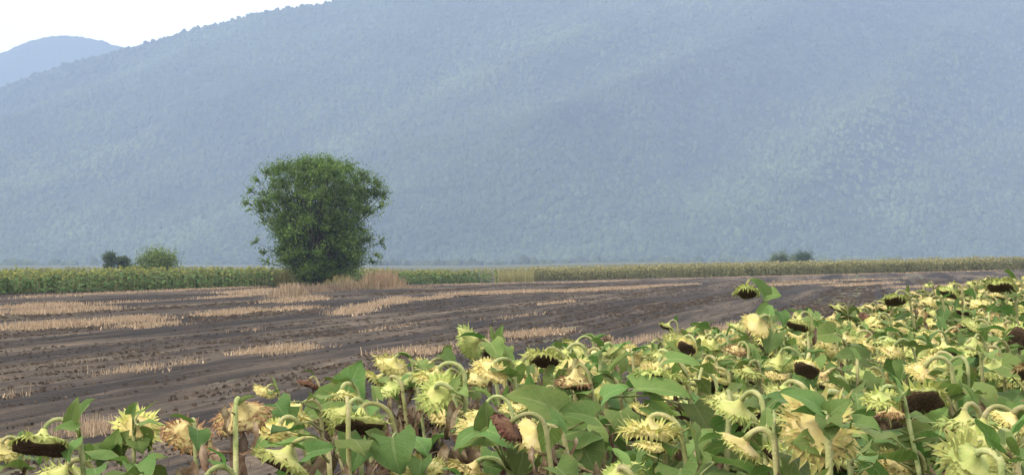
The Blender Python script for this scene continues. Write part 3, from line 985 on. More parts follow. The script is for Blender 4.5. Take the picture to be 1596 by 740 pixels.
lr = random.Random(3)
LEAF = [leaf_mesh('leaf', M['leaf'], lr.uniform(.17, .23), lr.uniform(.16, .22), lr.uniform(.2, 1.3), lr.uniform(-.15, .5), lr.uniform(.03, .09), i,
                  lr.uniform(.05, .12), lr.uniform(-.9, .5), lr.uniform(.2, 1.0), 0.004, twist=lr.uniform(-.5, .5)) for i in range(12)]
LEAFLOW = [leaf_mesh('leaf', M['leaf'], lr.uniform(.17, .23), lr.uniform(.16, .22), lr.uniform(.2, 1.3), lr.uniform(-.15, .5), lr.uniform(.03, .09), i,
                     lr.uniform(.05, .12), lr.uniform(-.9, .5), lr.uniform(.2, 1.0), 0.004, nx=5, ny=6, twist=lr.uniform(-.5, .5)) for i in range(8)]
YOUNG = [leaf_mesh('leaf', M['leaf'], lr.uniform(.075, .12), lr.uniform(.035, .06), lr.uniform(-.5, .9), lr.uniform(.3, .8), .06, 40 + i,
                   lr.uniform(.01, .03), lr.uniform(.3, 1.1), lr.uniform(.6, 1.2), 0.004, twist=lr.uniform(-.8, .8)) for i in range(6)]
DRY = [leaf_mesh('withered_leaf', M['leafdry'], lr.uniform(.14, .2), lr.uniform(.05, .11), lr.uniform(.5, 2.0), lr.uniform(.5, 1.25), lr.uniform(.1, .25), 80 + i,
                 lr.uniform(.05, .1), lr.uniform(-1.6, -.9), lr.uniform(-.2, .5), 0.045, nx=5, ny=9, twist=lr.uniform(-2, 2)) for i in range(10)]


def head_meshes(tag, mback, mbr, seed, flare, curl, blen, rows, cone, low=False):
    """receptacle, bracts and seed disc; the seed face looks along +Z, the neck joins at the origin"""
    r = random.Random(seed)
    N = 12 if low else 22
    lob = [1 + 0.09 * math.sin(2 * a * 2 * math.pi / N + seed) + 0.06 * math.sin(5 * a * 2 * math.pi / N + 2 * seed) + r.uniform(-.04, .04) for a in range(N)]
    prof = [(0.013, -0.012), (0.017, 0.0), (0.028, cone * .35), (0.05, cone * .62), (0.078, cone * .82), (0.1, cone * 1.0), (0.107, cone + .012), (0.101, cone + .021)]
    V, Fc = [], []
    for k, (rr, z) in enumerate(prof):
        for a in range(N):
            w = 2 * math.pi * a / N
            q = rr * (1 + (lob[a] - 1) * min(1, k / 4))
            V.append((q * math.cos(w), q * math.sin(w), z + (0.008 * math.sin(3 * w + seed) * (k / 6) ** 2) + r.uniform(-.003, .003) * (k > 1)))
    for k in range(len(prof) - 1):
        for a in range(N):
            b = (a + 1) % N
            Fc.append([k * N + a, k * N + b, (k + 1) * N + b, (k + 1) * N + a])
    back = mesh_np('head_' + tag, V, Fc, [mback], smooth=True, uv=np.zeros((len(V), 2)))
    # seed face: domed, rough
    V, Fc = [], []
    rings = [(0.103, cone + .018), (0.096, cone + .027), (0.075, cone + .033), (0.045, cone + .034), (0.018, cone + .03)]
    for k, (rr, z) in enumerate(rings):
        for a in range(N):
            w = 2 * math.pi * a / N
            V.append((rr * lob[a] * math.cos(w), rr * lob[a] * math.sin(w), z + r.uniform(-.003, .003) + 0.008 * math.sin(3 * w + seed) * (rr / .1) ** 2))
    V.append((0, 0, cone + .029))
    mi = []
    for k in range(len(rings) - 1):
        for a in range(N):
            b = (a + 1) % N
            Fc.append([k * N + a, k * N + b, (k + 1) * N + b, (k + 1) * N + a]); mi.append(1 if k == 0 else 0)
    for a in range(N):
        Fc.append([(len(rings) - 1) * N + a, (len(rings) - 1) * N + (a + 1) % N, len(V) - 1]); mi.append(0)
    disc = mesh_np('disc_' + tag, V, Fc, [M['seed'], M['floret']], smooth=True, midx=mi)
    # bracts
    V, Fc, UV = [], [], []
    for row in (range(0, 2) if low else range(-1, rows)):
        nb = 15 if low else 30 if row < 0 else 27 - row * 2
        r0 = 0.1 - 0.017 * max(row, 0) + .004 * (row < 0)
        z0 = cone * (1.02 - 0.15 * max(row, 0)) + .008 * (row < 0)
        for i in range(nb):
            w = 2 * math.pi * (i + r.uniform(-.3, .3) + row * .5) / nb
            L = blen * r.uniform(.45, 1.35) * (1 - 0.06 * row)
            W = blen * r.uniform(.3, .52)
            th = flare + r.uniform(-.6, .6) - .3 * row       # angle above the radial direction, + towards the seed face
            cu = curl * r.uniform(.2, 1.6) + r.uniform(-.9, .9)
            er = Vector((math.cos(w), math.sin(w), 0)); et = Vector((-math.sin(w), math.cos(w), 0)); ez = Vector((0, 0, 1))
            tw = r.uniform(-1.4, 1.4)
            if row < 0:      # innermost row: short teeth that hang over the edge of the seed face
                L *= .62; W *= .8; th = r.uniform(.7, 1.5); cu = r.uniform(-.5, .7)
            p = er * (r0 * 1.02 * lob[int(w / (2 * math.pi) * N) % N]) + ez * z0
            o = len(V)
            nseg = 2 if low else 3
            for j in range(nseg + 1):
                t = j / nseg
                a_ = th + cu * t
                dirv = er * math.cos(a_) + ez * math.sin(a_)
                nrm = er * -math.sin(a_) + ez * math.cos(a_)
                wd = W * .5 * ([0.95, 0.7, 0.02] if low else [0.95, 0.9, 0.4, 0.02])[j]
                sd_ = (et * math.cos(tw * t) + nrm * math.sin(tw * t))
                V += [p - sd_ * wd - nrm * wd * .35, p, p + sd_ * wd - nrm * wd * .35]
                UV += [(-1, t), (0, t), (1, t)]
                p = p + dirv * (L / nseg)
            for j in range(nseg):
                q = o + j * 3
                Fc += [[q, q + 1, q + 4, q + 3], [q + 1, q + 2, q + 5, q + 4]]
    br = mesh_np('bracts_' + tag, [tuple(v) for v in V], Fc, [mbr], smooth=True, uv=np.array(UV))
    return back, br, disc


HEAD = {'pale': [], 'green': [], 'dry': [], 'rust': []}
HEADLOW = {'pale': [], 'green': [], 'dry': [], 'rust': []}
for tag, mb, mr in (('pale', 'back_pale', 'br_pale'), ('green', 'back_green', 'br_green'), ('dry', 'back_dry', 'br_dry'), ('rust', 'back_rust', 'br_rust')):
    for k, (fl, cu, bl, rw, cn) in enumerate([(0.2, -0.9, .045, 3, .045), (0.5, -1.3, .04, 3, .06), (-0.1, .5, .05, 3, .035), (.9, -1.0, .05, 2, .05), (.4, .8, .055, 3, .05), (.7, .3, .04, 3, .075), (0, -.4, .038, 3, .028), (.6, -1.8, .05, 3, .04)]):
        if tag == 'dry': cu = cu * .8; bl *= 1.05; rw = 3
        if tag == 'rust': cu, fl, bl = 1.6, .9, .045
        HEAD[tag].append(head_meshes(f'{tag}{k}', M[mb], M[mr], k + 10, fl, cu, bl, rw, cn))
        HEADLOW[tag].append(head_meshes(f'{tag}{k}', M[mb], M[mr], k + 10, fl, cu, bl * 1.15, rw, cn, True))


def horiz(azdeg):
    a = R(azdeg)
    return Vector((math.cos(a), math.sin(a), 0))


def bez(p0, p1, p2, p3, n):
    out = []
    for i in range(1, n + 1):
        t = i / n; s = 1 - t
        out.append(p0 * s ** 3 + p1 * 3 * s * s * t + p2 * 3 * s * t * t + p3 * t ** 3)
    return out


N_PLANT = [0]


def plan_plant(C, s, typ, haz, faz, tilt, pr, reach=0.10, drop=0.03, dryness=0.3, leaves=None, base_off=None, young=1, thick=1.0, arch=None, low=False):
    """list of (name, mesh, world matrix, children) for one plant; C is the centre of the head"""
    n = (Vector((0, 0, -1)) * math.cos(R(tilt)) + horiz(faz) * math.sin(R(tilt))).normalized()
    B = C - n * 0.045 * s
    S = B - horiz(haz) * reach + Vector((0, 0, -drop))
    g0 = Vector((S.x, S.y, 0)) - horiz(haz) * pr.uniform(.04, .34) + Vector((pr.uniform(-.07, .07), pr.uniform(-.07, .07), 0))
    if base_off: g0 += Vector(base_off)
    g0.z = gz(g0.x, g0.y)
    Hs = S.z - g0.z
    k = arch if arch else (reach * pr.uniform(.3, .65) + 0.012)
    m1 = g0.lerp(S, .35) + Vector((pr.uniform(-.02, .02), pr.uniform(-.02, .02), 0)); m2 = g0.lerp(S, .72) + Vector((pr.uniform(-.02, .02), pr.uniform(-.02, .02), 0))
    sd_ = (S - m2).normalized()
    path = [g0 - Vector((0, 0, .03)), m1, m2, m2.lerp(S, .6), S] + bez(S, S + sd_ * k, B - n * k, B + n * .004, 9)
    rb = 0.0115 * thick * pr.uniform(.85, 1.15)
    rad = [rb * 1.25, rb * 1.12, rb, rb * .95, rb * .9] + [rb * (.88 - .12 * i / 8) for i in range(7)] + [rb * .9, rb * 1.1]
    parts = []
    base = g0
    pl = [p - base for p in path]
    v, f = tube(pl, rad, 5 if low else 8)
    parts.append(('stem', mesh_np('stem', [tuple(q) for q in v], f, [M['stem']], smooth=True), Matrix.Identity(4), None))
    # head
    q = n.to_track_quat('Z', 'Y') @ Quaternion((0, 0, 1), pr.uniform(0, 6.28))
    mw = Matrix.Translation(B - base) @ q.to_matrix().to_4x4() @ Matrix.Diagonal((s, s, s * pr.uniform(.9, 1.15), 1))
    parts.append(('flower_head', (HEADLOW if low else HEAD)[typ][pr.randrange(8)], mw, 'head'))
    # leaves
    if leaves is None:
        leaves = pr.randint(5, 7)
    az = pr.uniform(0, 360)
    for i in range(leaves):
        az += 137.5 + pr.uniform(-25, 25)
        fr = 1.0 - 0.01 - i * pr.uniform(.035, .06)
        fr = max(.3, fr)
        p = g0.lerp(S, fr) - base
        dry = pr.random() < dryness * (0.35 + 0.25 * i)
        me = pr.choice(DRY) if dry else pr.choice(LEAFLOW if low else LEAF)
        sz = (0.6 + 0.12 * i) if i < 4 else 1.05
        sz *= pr.uniform(.8, 1.2)
        m_ = Matrix.Translation(p) @ Matrix.Rotation(R(az), 4, 'Z') @ Matrix.Rotation(pr.uniform(-.35, .35), 4, 'X') @ Matrix.Rotation(pr.uniform(-.3, .3), 4, 'Y') @ Matrix.Scale(sz, 4)
        parts.append(('withered_leaf' if dry else 'leaf', me, m_, None))
    for i in range(int(dryness > .55) * pr.randint(5, 8)):
        p = g0.lerp(S, pr.uniform(.6, .97)) - base
        m_ = Matrix.Translation(p) @ Matrix.Rotation(R(pr.uniform(0, 360)), 4, 'Z') @ Matrix.Rotation(pr.uniform(-.6, .6), 4, 'X') @ Matrix.Scale(pr.uniform(.7, 1.25), 4)
        parts.append(('withered_leaf', pr.choice(DRY), m_, None))
    for i in range(young):
        t = pr.choice([5, 6, 7, 8])
        p = path[t] - base
        m_ = Matrix.Translation(p) @ Matrix.Rotation(R(pr.uniform(0, 360)), 4, 'Z') @ Matrix.Rotation(pr.uniform(-.3, .3), 4, 'Y') @ Matrix.Scale(pr.uniform(.7, 1.25), 4)
        parts.append(('leaf', pr.choice(YOUNG), m_, None))
    return base, parts, S


def emit(base, parts, label, group=None):
    root = link('sunflower_plant', None, None, Matrix.Translation(base), label, 'sunflower', group)
    for nm, me, mw, ch in parts:
        if ch == 'head':
            h = link(nm, me[0], root, mw)
            link('bracts', me[1], h, kind='stuff')
            link('seed_disc', me[2], h)
        else:
            link(nm, me, root, mw)
    return root


# ---- plants that can be told apart
# (px, py, width px, size, type, side the head hangs to, face azimuth, tilt from straight down, reach, dryness, leaves, label)
heroes = [
    (66, 690, 108, .95, 'green', 195, 262, 24, .13, .2, 3, 'sunflower with broad dark seed face under a green-toothed rim and one upright leaf'),
    (2, 700, 70, .85, 'pale', 200, 120, 35, .1, .3, 4, 'sunflower with bent pale neck and yellow head beside the burnt ground'),
    (215, 668, 84, .85, 'pale', 90, 95, 42, .06, .35, 4, 'sunflower showing a smooth pale yellow back behind a straight stem with one top leaf'),
    (296, 672, 92, .9, 'dry', 110, 120, 34, .07, .9, 3, 'sunflower with dry brown-tipped head leaning under the taller dry head'),
    (376, 640, 104, .92, 'dry', 85, 80, 26, .06, .95, 2, 'tall sunflower with dry brown-toothed head hanging behind a thick straight stem'),
    (412, 612, 42, .8, 'pale', 200, 150, 30, .1, .6, 3, 'small pale sunflower head peeping out behind the tall dry head'),
    (481, 598, 42, .72, 'rust', 190, 200, 20, .06, .95, 2, 'small rusty brown dead sunflower head hanging alone over the burnt ground'),
    (462, 640, 66, .8, 'pale', 190, 170, 40, .1, .3, 3, 'sunflower with arched pale neck and small pale head behind wide green leaves'),
    (442, 716, 112, .95, 'green', 190, 200, 28, .14, .2, 3, 'sunflower with low spiky yellow-green head hooked over from a thick slanting stem'),
    (508, 668, 62, .8, 'green', 200, 200, 62, .09, .2, 4, 'sunflower with yellow-green bracts turned side-on under a large upright leaf'),
    (562, 655, 96, .9, 'green', 190, 265, 22, .12, .25, 3, 'sunflower with dark seed face in deep shade under an arched green neck'),
    (640, 668, 60, .8, 'green', 185, 225, 30, .13, .6, 2, 'sunflower with long curved bare neck beside the blackened leaf'),
    (612, 568, 62, .82, 'pale', 190, 130, 30, .1, .7, 2, 'sunflower with flat pale yellow back at the crop edge above brown dead leaves'),
    (588, 592, 54, .8, 'pale', 200, 190, 40, .1, .7, 2, 'sunflower with crumpled pale head next to the pointed upright leaf'),
    (636, 592, 60, .8, 'pale', 190, 180, 24, .1, .8, 2, 'sunflower with ragged pale yellow head low among brown dead leaves'),
    (668, 574, 58, .82, 'pale', 190, 160, 24, .12, .6, 2, 'sunflower with arched neck over a pale head and a leaf on its bend'),
    (736, 533, 64, .85, 'green', 160, 150, 72, .07, .4, 2, 'sunflower with upturned yellow-green head on a straight stem above the crop edge'),
    (766, 545, 50, .8, 'green', 200, 230, 24, .09, .4, 3, 'sunflower with tight hooked neck and small leaves above, next to the upturned head'),
    (850, 560, 66, .88, 'green', 190, 262, 20, .1, .5, 2, 'sunflower with dark seed face below flat green teeth at the crop edge'),
    (886, 596, 52, .85, 'pale', 190, 175, 20, .08, .6, 3, 'sunflower with domed smooth yellow back and a tightly hooked thick neck'),
    (896, 540, 48, .8, 'green', 195, 200, 26, .12, .4, 3, 'sunflower with long arching neck next to the dead grey weed'),
    (980, 556, 52, .82, 'pale', 100, 110, 38, .07, .5, 3, 'sunflower with pale open back facing up at the crop edge near the dead weed'),
    (1028, 592, 92, .95, 'green', 190, 262, 20, .12, .4, 3, 'sunflower with long flat green rim over a dark seed face behind broad leaves'),
    (1108, 590, 68, .88, 'pale', 190, 262, 22, .1, .3, 3, 'sunflower with yellow fringe over a dark seed face behind a leaning bare stem'),
    (1150, 662, 84, .92, 'pale', 190, 240, 28, .15, .2, 3, 'sunflower with thick pale neck bent in a wide arch over a yellow head'),
    (1196, 652, 64, .85, 'green', 190, 258, 34, .1, .3, 3, 'sunflower with dark seed face and loose green teeth left of the huge pale head'),
    (1275, 668, 146, 1.08, 'pale', 95, 100, 50, .07, .1, 3, 'sunflower with huge pale yellow back crossed by its stem and a dark green leaf'),
    (1226, 712, 96, .9, 'green', 200, 210, 30, .12, .1, 3, 'sunflower with low yellow-green bracts just below the huge pale head'),
    (1346, 618, 58, .85, 'green', 190, 255, 24, .1, .2, 3, 'sunflower with small toothed dark face between the huge pale head and the big dark face'),
    (1436, 630, 96, .98, 'green', 190, 268, 48, .13, .2, 3, 'sunflower with large brown seed face turned to the front under big green teeth'),
    (1300, 582, 52, .85, 'rust', 190, 250, 50, .1, .4, 3, 'sunflower with dark brown blind head between upright bare stems'),
    (1582, 606, 60, .85, 'pale', 180, 180, 24, .1, .2, 3, 'sunflower with bright yellow fringed back by the tall bare stem'),
    (1582, 662, 90, .95, 'green', 175, 255, 30, .12, .2, 3, 'sunflower with bristling yellow-green rim over a dark face by the tall bare stem'),
    (1164, 452, 46, .8, 'green', 190, 262, 22, .12, .0, 0, 'tall sunflower overtopping the crop with dark nodding head and green top leaves'),
    (1040, 508, 30, .8, 'green', 190, 200, 30, .1, .3, 3, 'sunflower with small green head and upright leaf at the crop edge'),
    (1395, 466, 44, .85, 'green', 190, 250, 24, .12, .2, 4, 'sunflower with spiky green head jutting out over the burnt strip'),
    (1180, 505, 60, .9, 'pale', 200, 120, 40, .08, .2, 4, 'sunflower with broad pale back below the tall overtopping plant'),
    (1560, 446, 52, .88, 'green', 190, 240, 22, .1, .1, 5, 'tall sunflower with nodding green head near the dry far crop'),
    (1480, 452, 40, .85, 'green', 190, 200, 30, .1, .1, 5, 'sunflower with pale hooked neck standing up against the burnt strip'),
    (1245, 500, 44, .85, 'green', 190, 230, 26, .1, .2, 4, 'sunflower with ragged green head where the crop edge meets the dark ground'),
    (1375, 590, 62, .88, 'pale', 200, 170, 38, .1, .2, 4, 'sunflower with fringed yellow head behind the big dark face'),
    (1290, 540, 60, .88, 'pale', 200, 150, 34, .1, .2, 4, 'sunflower with bright cream-yellow ruffled back amid green leaves'),
    (1450, 530, 56, .86, 'pale', 200, 120, 32, .1, .1, 4, 'sunflower with pale ruffled back above the broad heart-shaped leaf'),
    (1335, 720, 70, .8, 'pale', 190, 150, 30, .1, .2, 3, 'sunflower with pale low head beside the stem of the huge pale head'),
    (1395, 722, 86, .85, 'pale', 180, 120, 35, .1, .2, 2, 'sunflower with smooth cream back at the feet of the big dark face'),
    (735, 735, 90, .85, 'pale', 180, 200, 30, .13, .2, 2, 'sunflower with pale curved neck and yellow bracts beneath the wide green leaves'),
    (1112, 735, 70, .8, 'pale', 180, 100, 35, .1, .2, 2, 'sunflower with cream domed back pushing up between dark green leaves'),
    (105, 738, 90, .85, 'green', 190, 120, 30, .1, .3, 2, 'sunflower with low rumpled green-yellow head below the broad dark face'),
]
ZOFF = 0
hero_pos = []
hero_roots = {}
for i, (px, py, w, s, typ, haz, faz, tilt, reach, dryn, nl, lab) in enumerate(heroes):
    pr = random.Random(100 + i)
    d = F * 0.265 * s / w
    C = P(px, py, d)
    base, parts, S = plan_plant(C, s, typ, haz, faz, tilt, pr, reach=reach, dryness=dryn, leaves=nl, thick=1.05 if d < 7.5 else .95)
    o = emit(base, parts, lab)
    hero_pos.append((base.x, base.y, C, d))
    hero_roots[i] = (o, base, d, S)

# ---- single large leaves that stand out: (plant, base px, tip px, width px, facing) - built on the plant they grow from
def hero_leaf(i, bx_, by_, tx_, ty_, wpx, seed, face=0.6, droop=.5, fold=.25, dd=0.0, mat='leaf', crumple=0.006, roll=0.0, name=None):
    o, base, d, S = hero_roots[i]
    D = d + dd
    A, Bp = P(bx_, by_, D), P(tx_, ty_, D - 0.03)
    ax = (Bp - A); L = ax.length; ax.normalize()
    nrm = Vector((0.1, -face, 1 - face * .6)); nrm = (nrm - ax * nrm.dot(ax)).normalized()
    nrm = Matrix.Rotation(roll, 3, ax) @ nrm
    yv = nrm.cross(ax)
    V, Fc, UV = blade_geo(L * 1.08, wpx * 1.16 / F * D, droop, fold, .05, seed, crumple)
    m3 = Matrix((ax, yv, nrm)).transposed()
    # straighten the droop so that base and tip stay put
    tipv = V[-5]
    rotq = Vector((tipv.x, 0, tipv.z)).normalized().rotation_difference(Vector((1, 0, 0)))
    V = [m3 @ (rotq @ v) + A for v in V]
    # stalk from the stem
    fr = max(0, min(1, (A.z - .05 - base.z) / (S.z - base.z)))
    st = base.lerp(S, fr)
    pv, pf = tube([st, st.lerp(A, .5) + Vector((0, 0, .03)), A, A + ax * L * .08], [.006, .0048, .004, .002], 5)
    k = len(V)
    midx = [0] * len(Fc) + [1] * len(pf)
    V = V + pv; Fc = Fc + [[q + k for q in f] for f in pf]; UV = UV + [(.5, .3)] * len(pv)
    me = mesh_np('leaf', [tuple(v - base) for v in V], Fc, [M[mat], M['stem'] if mat == 'leaf' else M[mat]], smooth=True, midx=midx, uv=np.array(UV))
    link(name or ('leaf' if mat == 'leaf' else 'withered_leaf'), me, o, Matrix.Identity(4))


HL = [
    (0, 112, 660, 126, 620, 24, 1, .7), (0, 122, 668, 86, 668, 26, 2, .3), (2, 206, 645, 214, 626, 20, 3, .6), (2, 216, 662, 250, 660, 16, 4, .3),
    (2, 178, 712, 188, 670, 42, 5, .8), (2, 172, 716, 112, 698, 40, 6, .6), (2, 222, 728, 262, 708, 28, 7, .5), (2, 176, 705, 200, 670, 36, 70, .8), (2, 214, 684, 222, 706, 34, 71, .8),
    (7, 462, 660, 392, 690, 52, 8, .7), (7, 430, 628, 446, 650, 44, 9, .6),
    (9, 540, 616, 562, 564, 52, 10, .85), (9, 530, 620, 470, 648, 50, 11, .7), (9, 545, 700, 520, 680, 34, 12, .8), (9, 550, 676, 545, 735, 52, 13, .8),
    (10, 612, 680, 622, 738, 70, 14, .9), (10, 570, 688, 548, 735, 50, 72, .8), (10, 590, 690, 570, 672, 36, 73, .5),
    (45, 790, 668, 718, 702, 52, 15, .7), (45, 760, 662, 756, 626, 44, 16, .8), (45, 745, 672, 706, 700, 30, 17, .6), (45, 760, 670, 800, 700, 50, 74, .7),
    (45, 870, 640, 790, 614, 56, 18, .8), (45, 830, 652, 880, 660, 50, 19, .8), (45, 915, 668, 812, 700, 58, 20, .85), (45, 870, 690, 858, 742, 70, 21, .8), (45, 905, 690, 930, 738, 60, 75, .8), (45, 925, 650, 860, 640, 44, 76, .6),
    (45, 815, 705, 805, 742, 54, 77, .8),
    (22, 990, 606, 1078, 618, 54, 22, .75), (22, 1010, 632, 1040, 655, 40, 23, .7), (22, 940, 620, 980, 606, 36, 24, .6), (22, 1040, 560, 1090, 566, 26, 78, .5),
    (46, 1070, 730, 1048, 690, 62, 25, .85), (46, 985, 700, 1015, 735, 60, 26, .8), (46, 965, 640, 975, 690, 50, 27, .8), (46, 1010, 680, 1025, 716, 40, 28, .7), (46, 1060, 700, 1110, 735, 50, 79, .8), (46, 1130, 690, 1170, 735, 50, 80, .8),
    (26, 1288, 652, 1294, 684, 42, 29, .8), (26, 1278, 690, 1236, 692, 46, 30, .5), (26, 1282, 640, 1216, 616, 46, 31, .7), (26, 1290, 650, 1325, 622, 36, 81, .7), (26, 1330, 660, 1372, 672, 40, 82, .6),
    (29, 1470, 664, 1398, 690, 48, 32, .7), (29, 1462, 660, 1478, 636, 36, 33, .6), (29, 1512, 640, 1500, 618, 52, 34, .8), (29, 1510, 690, 1462, 720, 72, 35, .8), (29, 1520, 700, 1530, 735, 60, 83, .8), (29, 1400, 700, 1440, 735, 44, 84, .7), (29, 1395, 720, 1360, 690, 40, 85, .7),
    (42, 1520, 600, 1500, 538, 74, 36, .8), (42, 1470, 590, 1420, 572, 46, 37, .6), (42, 1440, 600, 1400, 590, 36, 38, .6), (42, 1480, 560, 1540, 580, 44, 86, .6),
    (33, 1190, 462, 1170, 436, 34, 39, .7), (33, 1196, 458, 1216, 462, 26, 40, .7), (33, 1216, 486, 1222, 508, 24, 41, .8), (33, 1200, 480, 1178, 500, 24, 42, .8),
    (32, 1552, 648, 1594, 640, 40, 43, .6), (32, 1540, 690, 1590, 716, 56, 44, .8), (32, 1560, 570, 1596, 590, 46, 45, .6),
    (15, 690, 552, 712, 572, 24, 46, .8), (15, 668, 566, 652, 588, 24, 47, .7), (17, 776, 525, 782, 505, 12, 48, .8), (17, 770, 530, 764, 508, 8, 49, .8),
    (40, 1380, 616, 1330, 640, 44, 50, .6), (40, 1350, 560, 1300, 556, 36, 51, .6), (41, 1300, 520, 1260, 530, 34, 52, .6), (8, 480, 706, 520, 700, 40, 53, .6),
]
for e in HL:
    hero_leaf(e[0], *e[1:7], face=e[7], droop=0.3 + (e[6] * 37 % 10) / 12, fold=.1 + (e[6] * 53 % 10) / 22, dd=-0.05 - (e[6] % 5) * .03, roll=((e[6] * 29) % 11 - 5) / 14)
# blackened withered leaves on the plant with the bare curved neck
for (x0, y0, x1, y1, w, sd) in [(672, 602, 684, 655, 22, 90), (684, 640, 640, 668, 24, 91), (645, 660, 668, 735, 30, 92), (640, 655, 628, 690, 22, 93), (670, 690, 690, 738, 24, 94)]:
    hero_leaf(11, x0, y0, x1, y1, w, sd, face=.8, droop=1.2, fold=.9, mat='leafblack', crumple=.05, dd=-.06)

# ---- bare cut or leaning stems that stand up out of the crop, each with its own small head turned away
bare = [(1545, 735, 1540, 600, 8.2, 'tall bare pale stem standing up in front of the spiky right-hand heads'), (1262, 620, 1259, 516, 10.5, 'straight bare pale stem standing free above the leaves near the brown blind head'),
        (1072, 655, 1094, 572, 9.0, 'leaning bare pale stem in front of the yellow-fringed dark face'),
        (543, 680, 541, 616, 7.0, 'cut bare stem below the large pointed upright leaf'), (1318, 600, 1316, 545, 11, 'thin bare stem beside the brown blind head')]
for i, (x0, y0, x1, y1, d, lab) in enumerate(bare):
    pr = random.Random(900 + i)
    T_ = P(x1, y1, d); q = P(x0, y0, d)
    dirv = (T_ - q).normalized()
    g = q - dirv * (q.z / max(dirv.z, .2)); g.z = gz(g.x, g.y) - .03
    pts = [g, g.lerp(q, .5), q, q.lerp(T_, .5) + Vector((.003, 0, 0)), T_]
    root = link('sunflower_stalk', None, None, Matrix.Translation(g), lab, 'stalk')
    v, f = tube([p - g for p in pts], [.012, .0115, .0102, .009, .0072], 8)
    link('stem', mesh_np('stem', [tuple(a) for a in v], f, [M['stem']], smooth=True), root)
    az = pr.uniform(0, 360)
    for k in range(3):
        az += 140
        fr = .985 - .1 * k
        me = pr.choice(DRY) if pr.random() < .4 else pr.choice(LEAF)
        link('leaf', me, root, Matrix.Translation(g.lerp(T_, fr) - g) @ Matrix.Rotation(R(az), 4, 'Z') @ Matrix.Scale(.7, 4))
    hero_pos.append((g.x, g.y, T_, d))

# dead grey weed at the crop edge
d = 13.0
g = P(938, 0, d); g.z = gz(g.x, g.y)
root = link('dead_weed', None, None, Matrix.Translation(g), 'dead grey weed with withered hanging leaves at the crop edge', 'weed')
tp = P(942, 520, d) - g
v, f = tube([Vector((0, 0, 0)), tp * .5 + Vector((.02, 0, 0)), tp * .85, tp], [.01, .008, .006, .004], 6)
link('stem', mesh_np('stem', [tuple(a) for a in v], f, [M['leafdry']], smooth=True), root)
v, f = tube([tp * .8, tp * .93 + Vector((-.06, 0, 0)), tp + Vector((-.085, 0, .0))], [.005, .004, .003], 6)
link('branch', mesh_np('branch', [tuple(a) for a in v], f, [M['leafdry']], smooth=True), root)
pr = random.Random(55)
for k in range(6):
    link('withered_leaf', DRY[k], root, Matrix.Translation(tp * pr.uniform(.9, 1)) @ Matrix.Rotation(k * 1.3, 4, 'Z') @ Matrix.Scale(.6, 4))

# ---- the crowd of the crop
EDGE = [(-3.2, 3.2), (-2.3, 5.4), (-1.75, 6.6), (-1.05, 8.6), (-0.55, 10.6), (0.25, 12.8), (1.3, 15.5), (2.9, 19.5), (4.6, 24), (7.2, 31), (10.5, 40), (14.5, 51), (19, 62)]
ey = [e[1] for e in EDGE]; ex = [e[0] for e in EDGE]
cand = []
pr = random.Random(77)
rowdir = Vector((0.36, 0.933, 0)); rowdir.normalize()
side = Vector((rowdir.y, -rowdir.x, 0))
o0 = Vector((-2.4, 5.2, 0))
for rr in range(0, 50):
    t = -14.0
    while t < 66:
        t += pr.uniform(.23, .34)
        p = o0 + side * (rr * .56 + pr.gauss(0, .07)) + rowdir * (t + pr.uniform(-.05, .05))
        if p.y < 5.3 or p.y > 62: continue
        if p.x < np.interp(p.y, ey, ex) + .05: continue
        px = CX + p.x / p.y * F
        if px > 1596 + 560 or px < -260: continue
        if any((p.x - h[0]) ** 2 + (p.y - h[1]) ** 2 < .2 ** 2 for h in hero_pos): continue
        cand.append((p.y, px, p.x))
cand.sort()
marks = [(0, 'the low broad dark face'), (4, 'the tall dry brown head'), (6, 'the rusty dead head'), (10, 'the shaded dark face'), (11, 'the blackened leaf'),
         (16, 'the upturned yellow-green head'), (20, 'the dead grey weed'), (22, 'the long flat dark face'), (24, 'the wide-arched thick neck'), (26, 'the huge pale back'), (29, 'the big brown seed face'),
         (32, 'the tall bare stalk'), (33, 'the overtopping tall plant'), (35, 'the jutting spiky head'), (37, 'the tall nodding green head'), (42, 'the broad heart-shaped leaf'), (30, 'the brown blind head'), (19, 'the domed yellow back')]
COLW = {'pale': 'pale yellow', 'green': 'yellow-green', 'dry': 'dry brown', 'rust': 'dead brown'}


def crowd_label(x, y, s, typ, tilt, parts, edged):
    m = min(marks, key=lambda q: (hero_pos[q[0]][0] - x) ** 2 + (hero_pos[q[0]][1] - y) ** 2)[1]
    size = 'small' if s < .68 else 'large' if s > .79 else 'middling'
    pose = 'hanging' if tilt < 14 else 'nodding' if tilt < 34 else 'half-raised'
    nd_ = sum(p[0] == 'withered_leaf' for p in parts)
    lf = 'withered leaves' if nd_ >= 3 else 'green leaves' if nd_ else 'all-green leaves'
    where = 'edge, near' if edged else 'near'
    return f"{size} {COLW[typ]} sunflower {pose}, {lf}, {where} {m}"


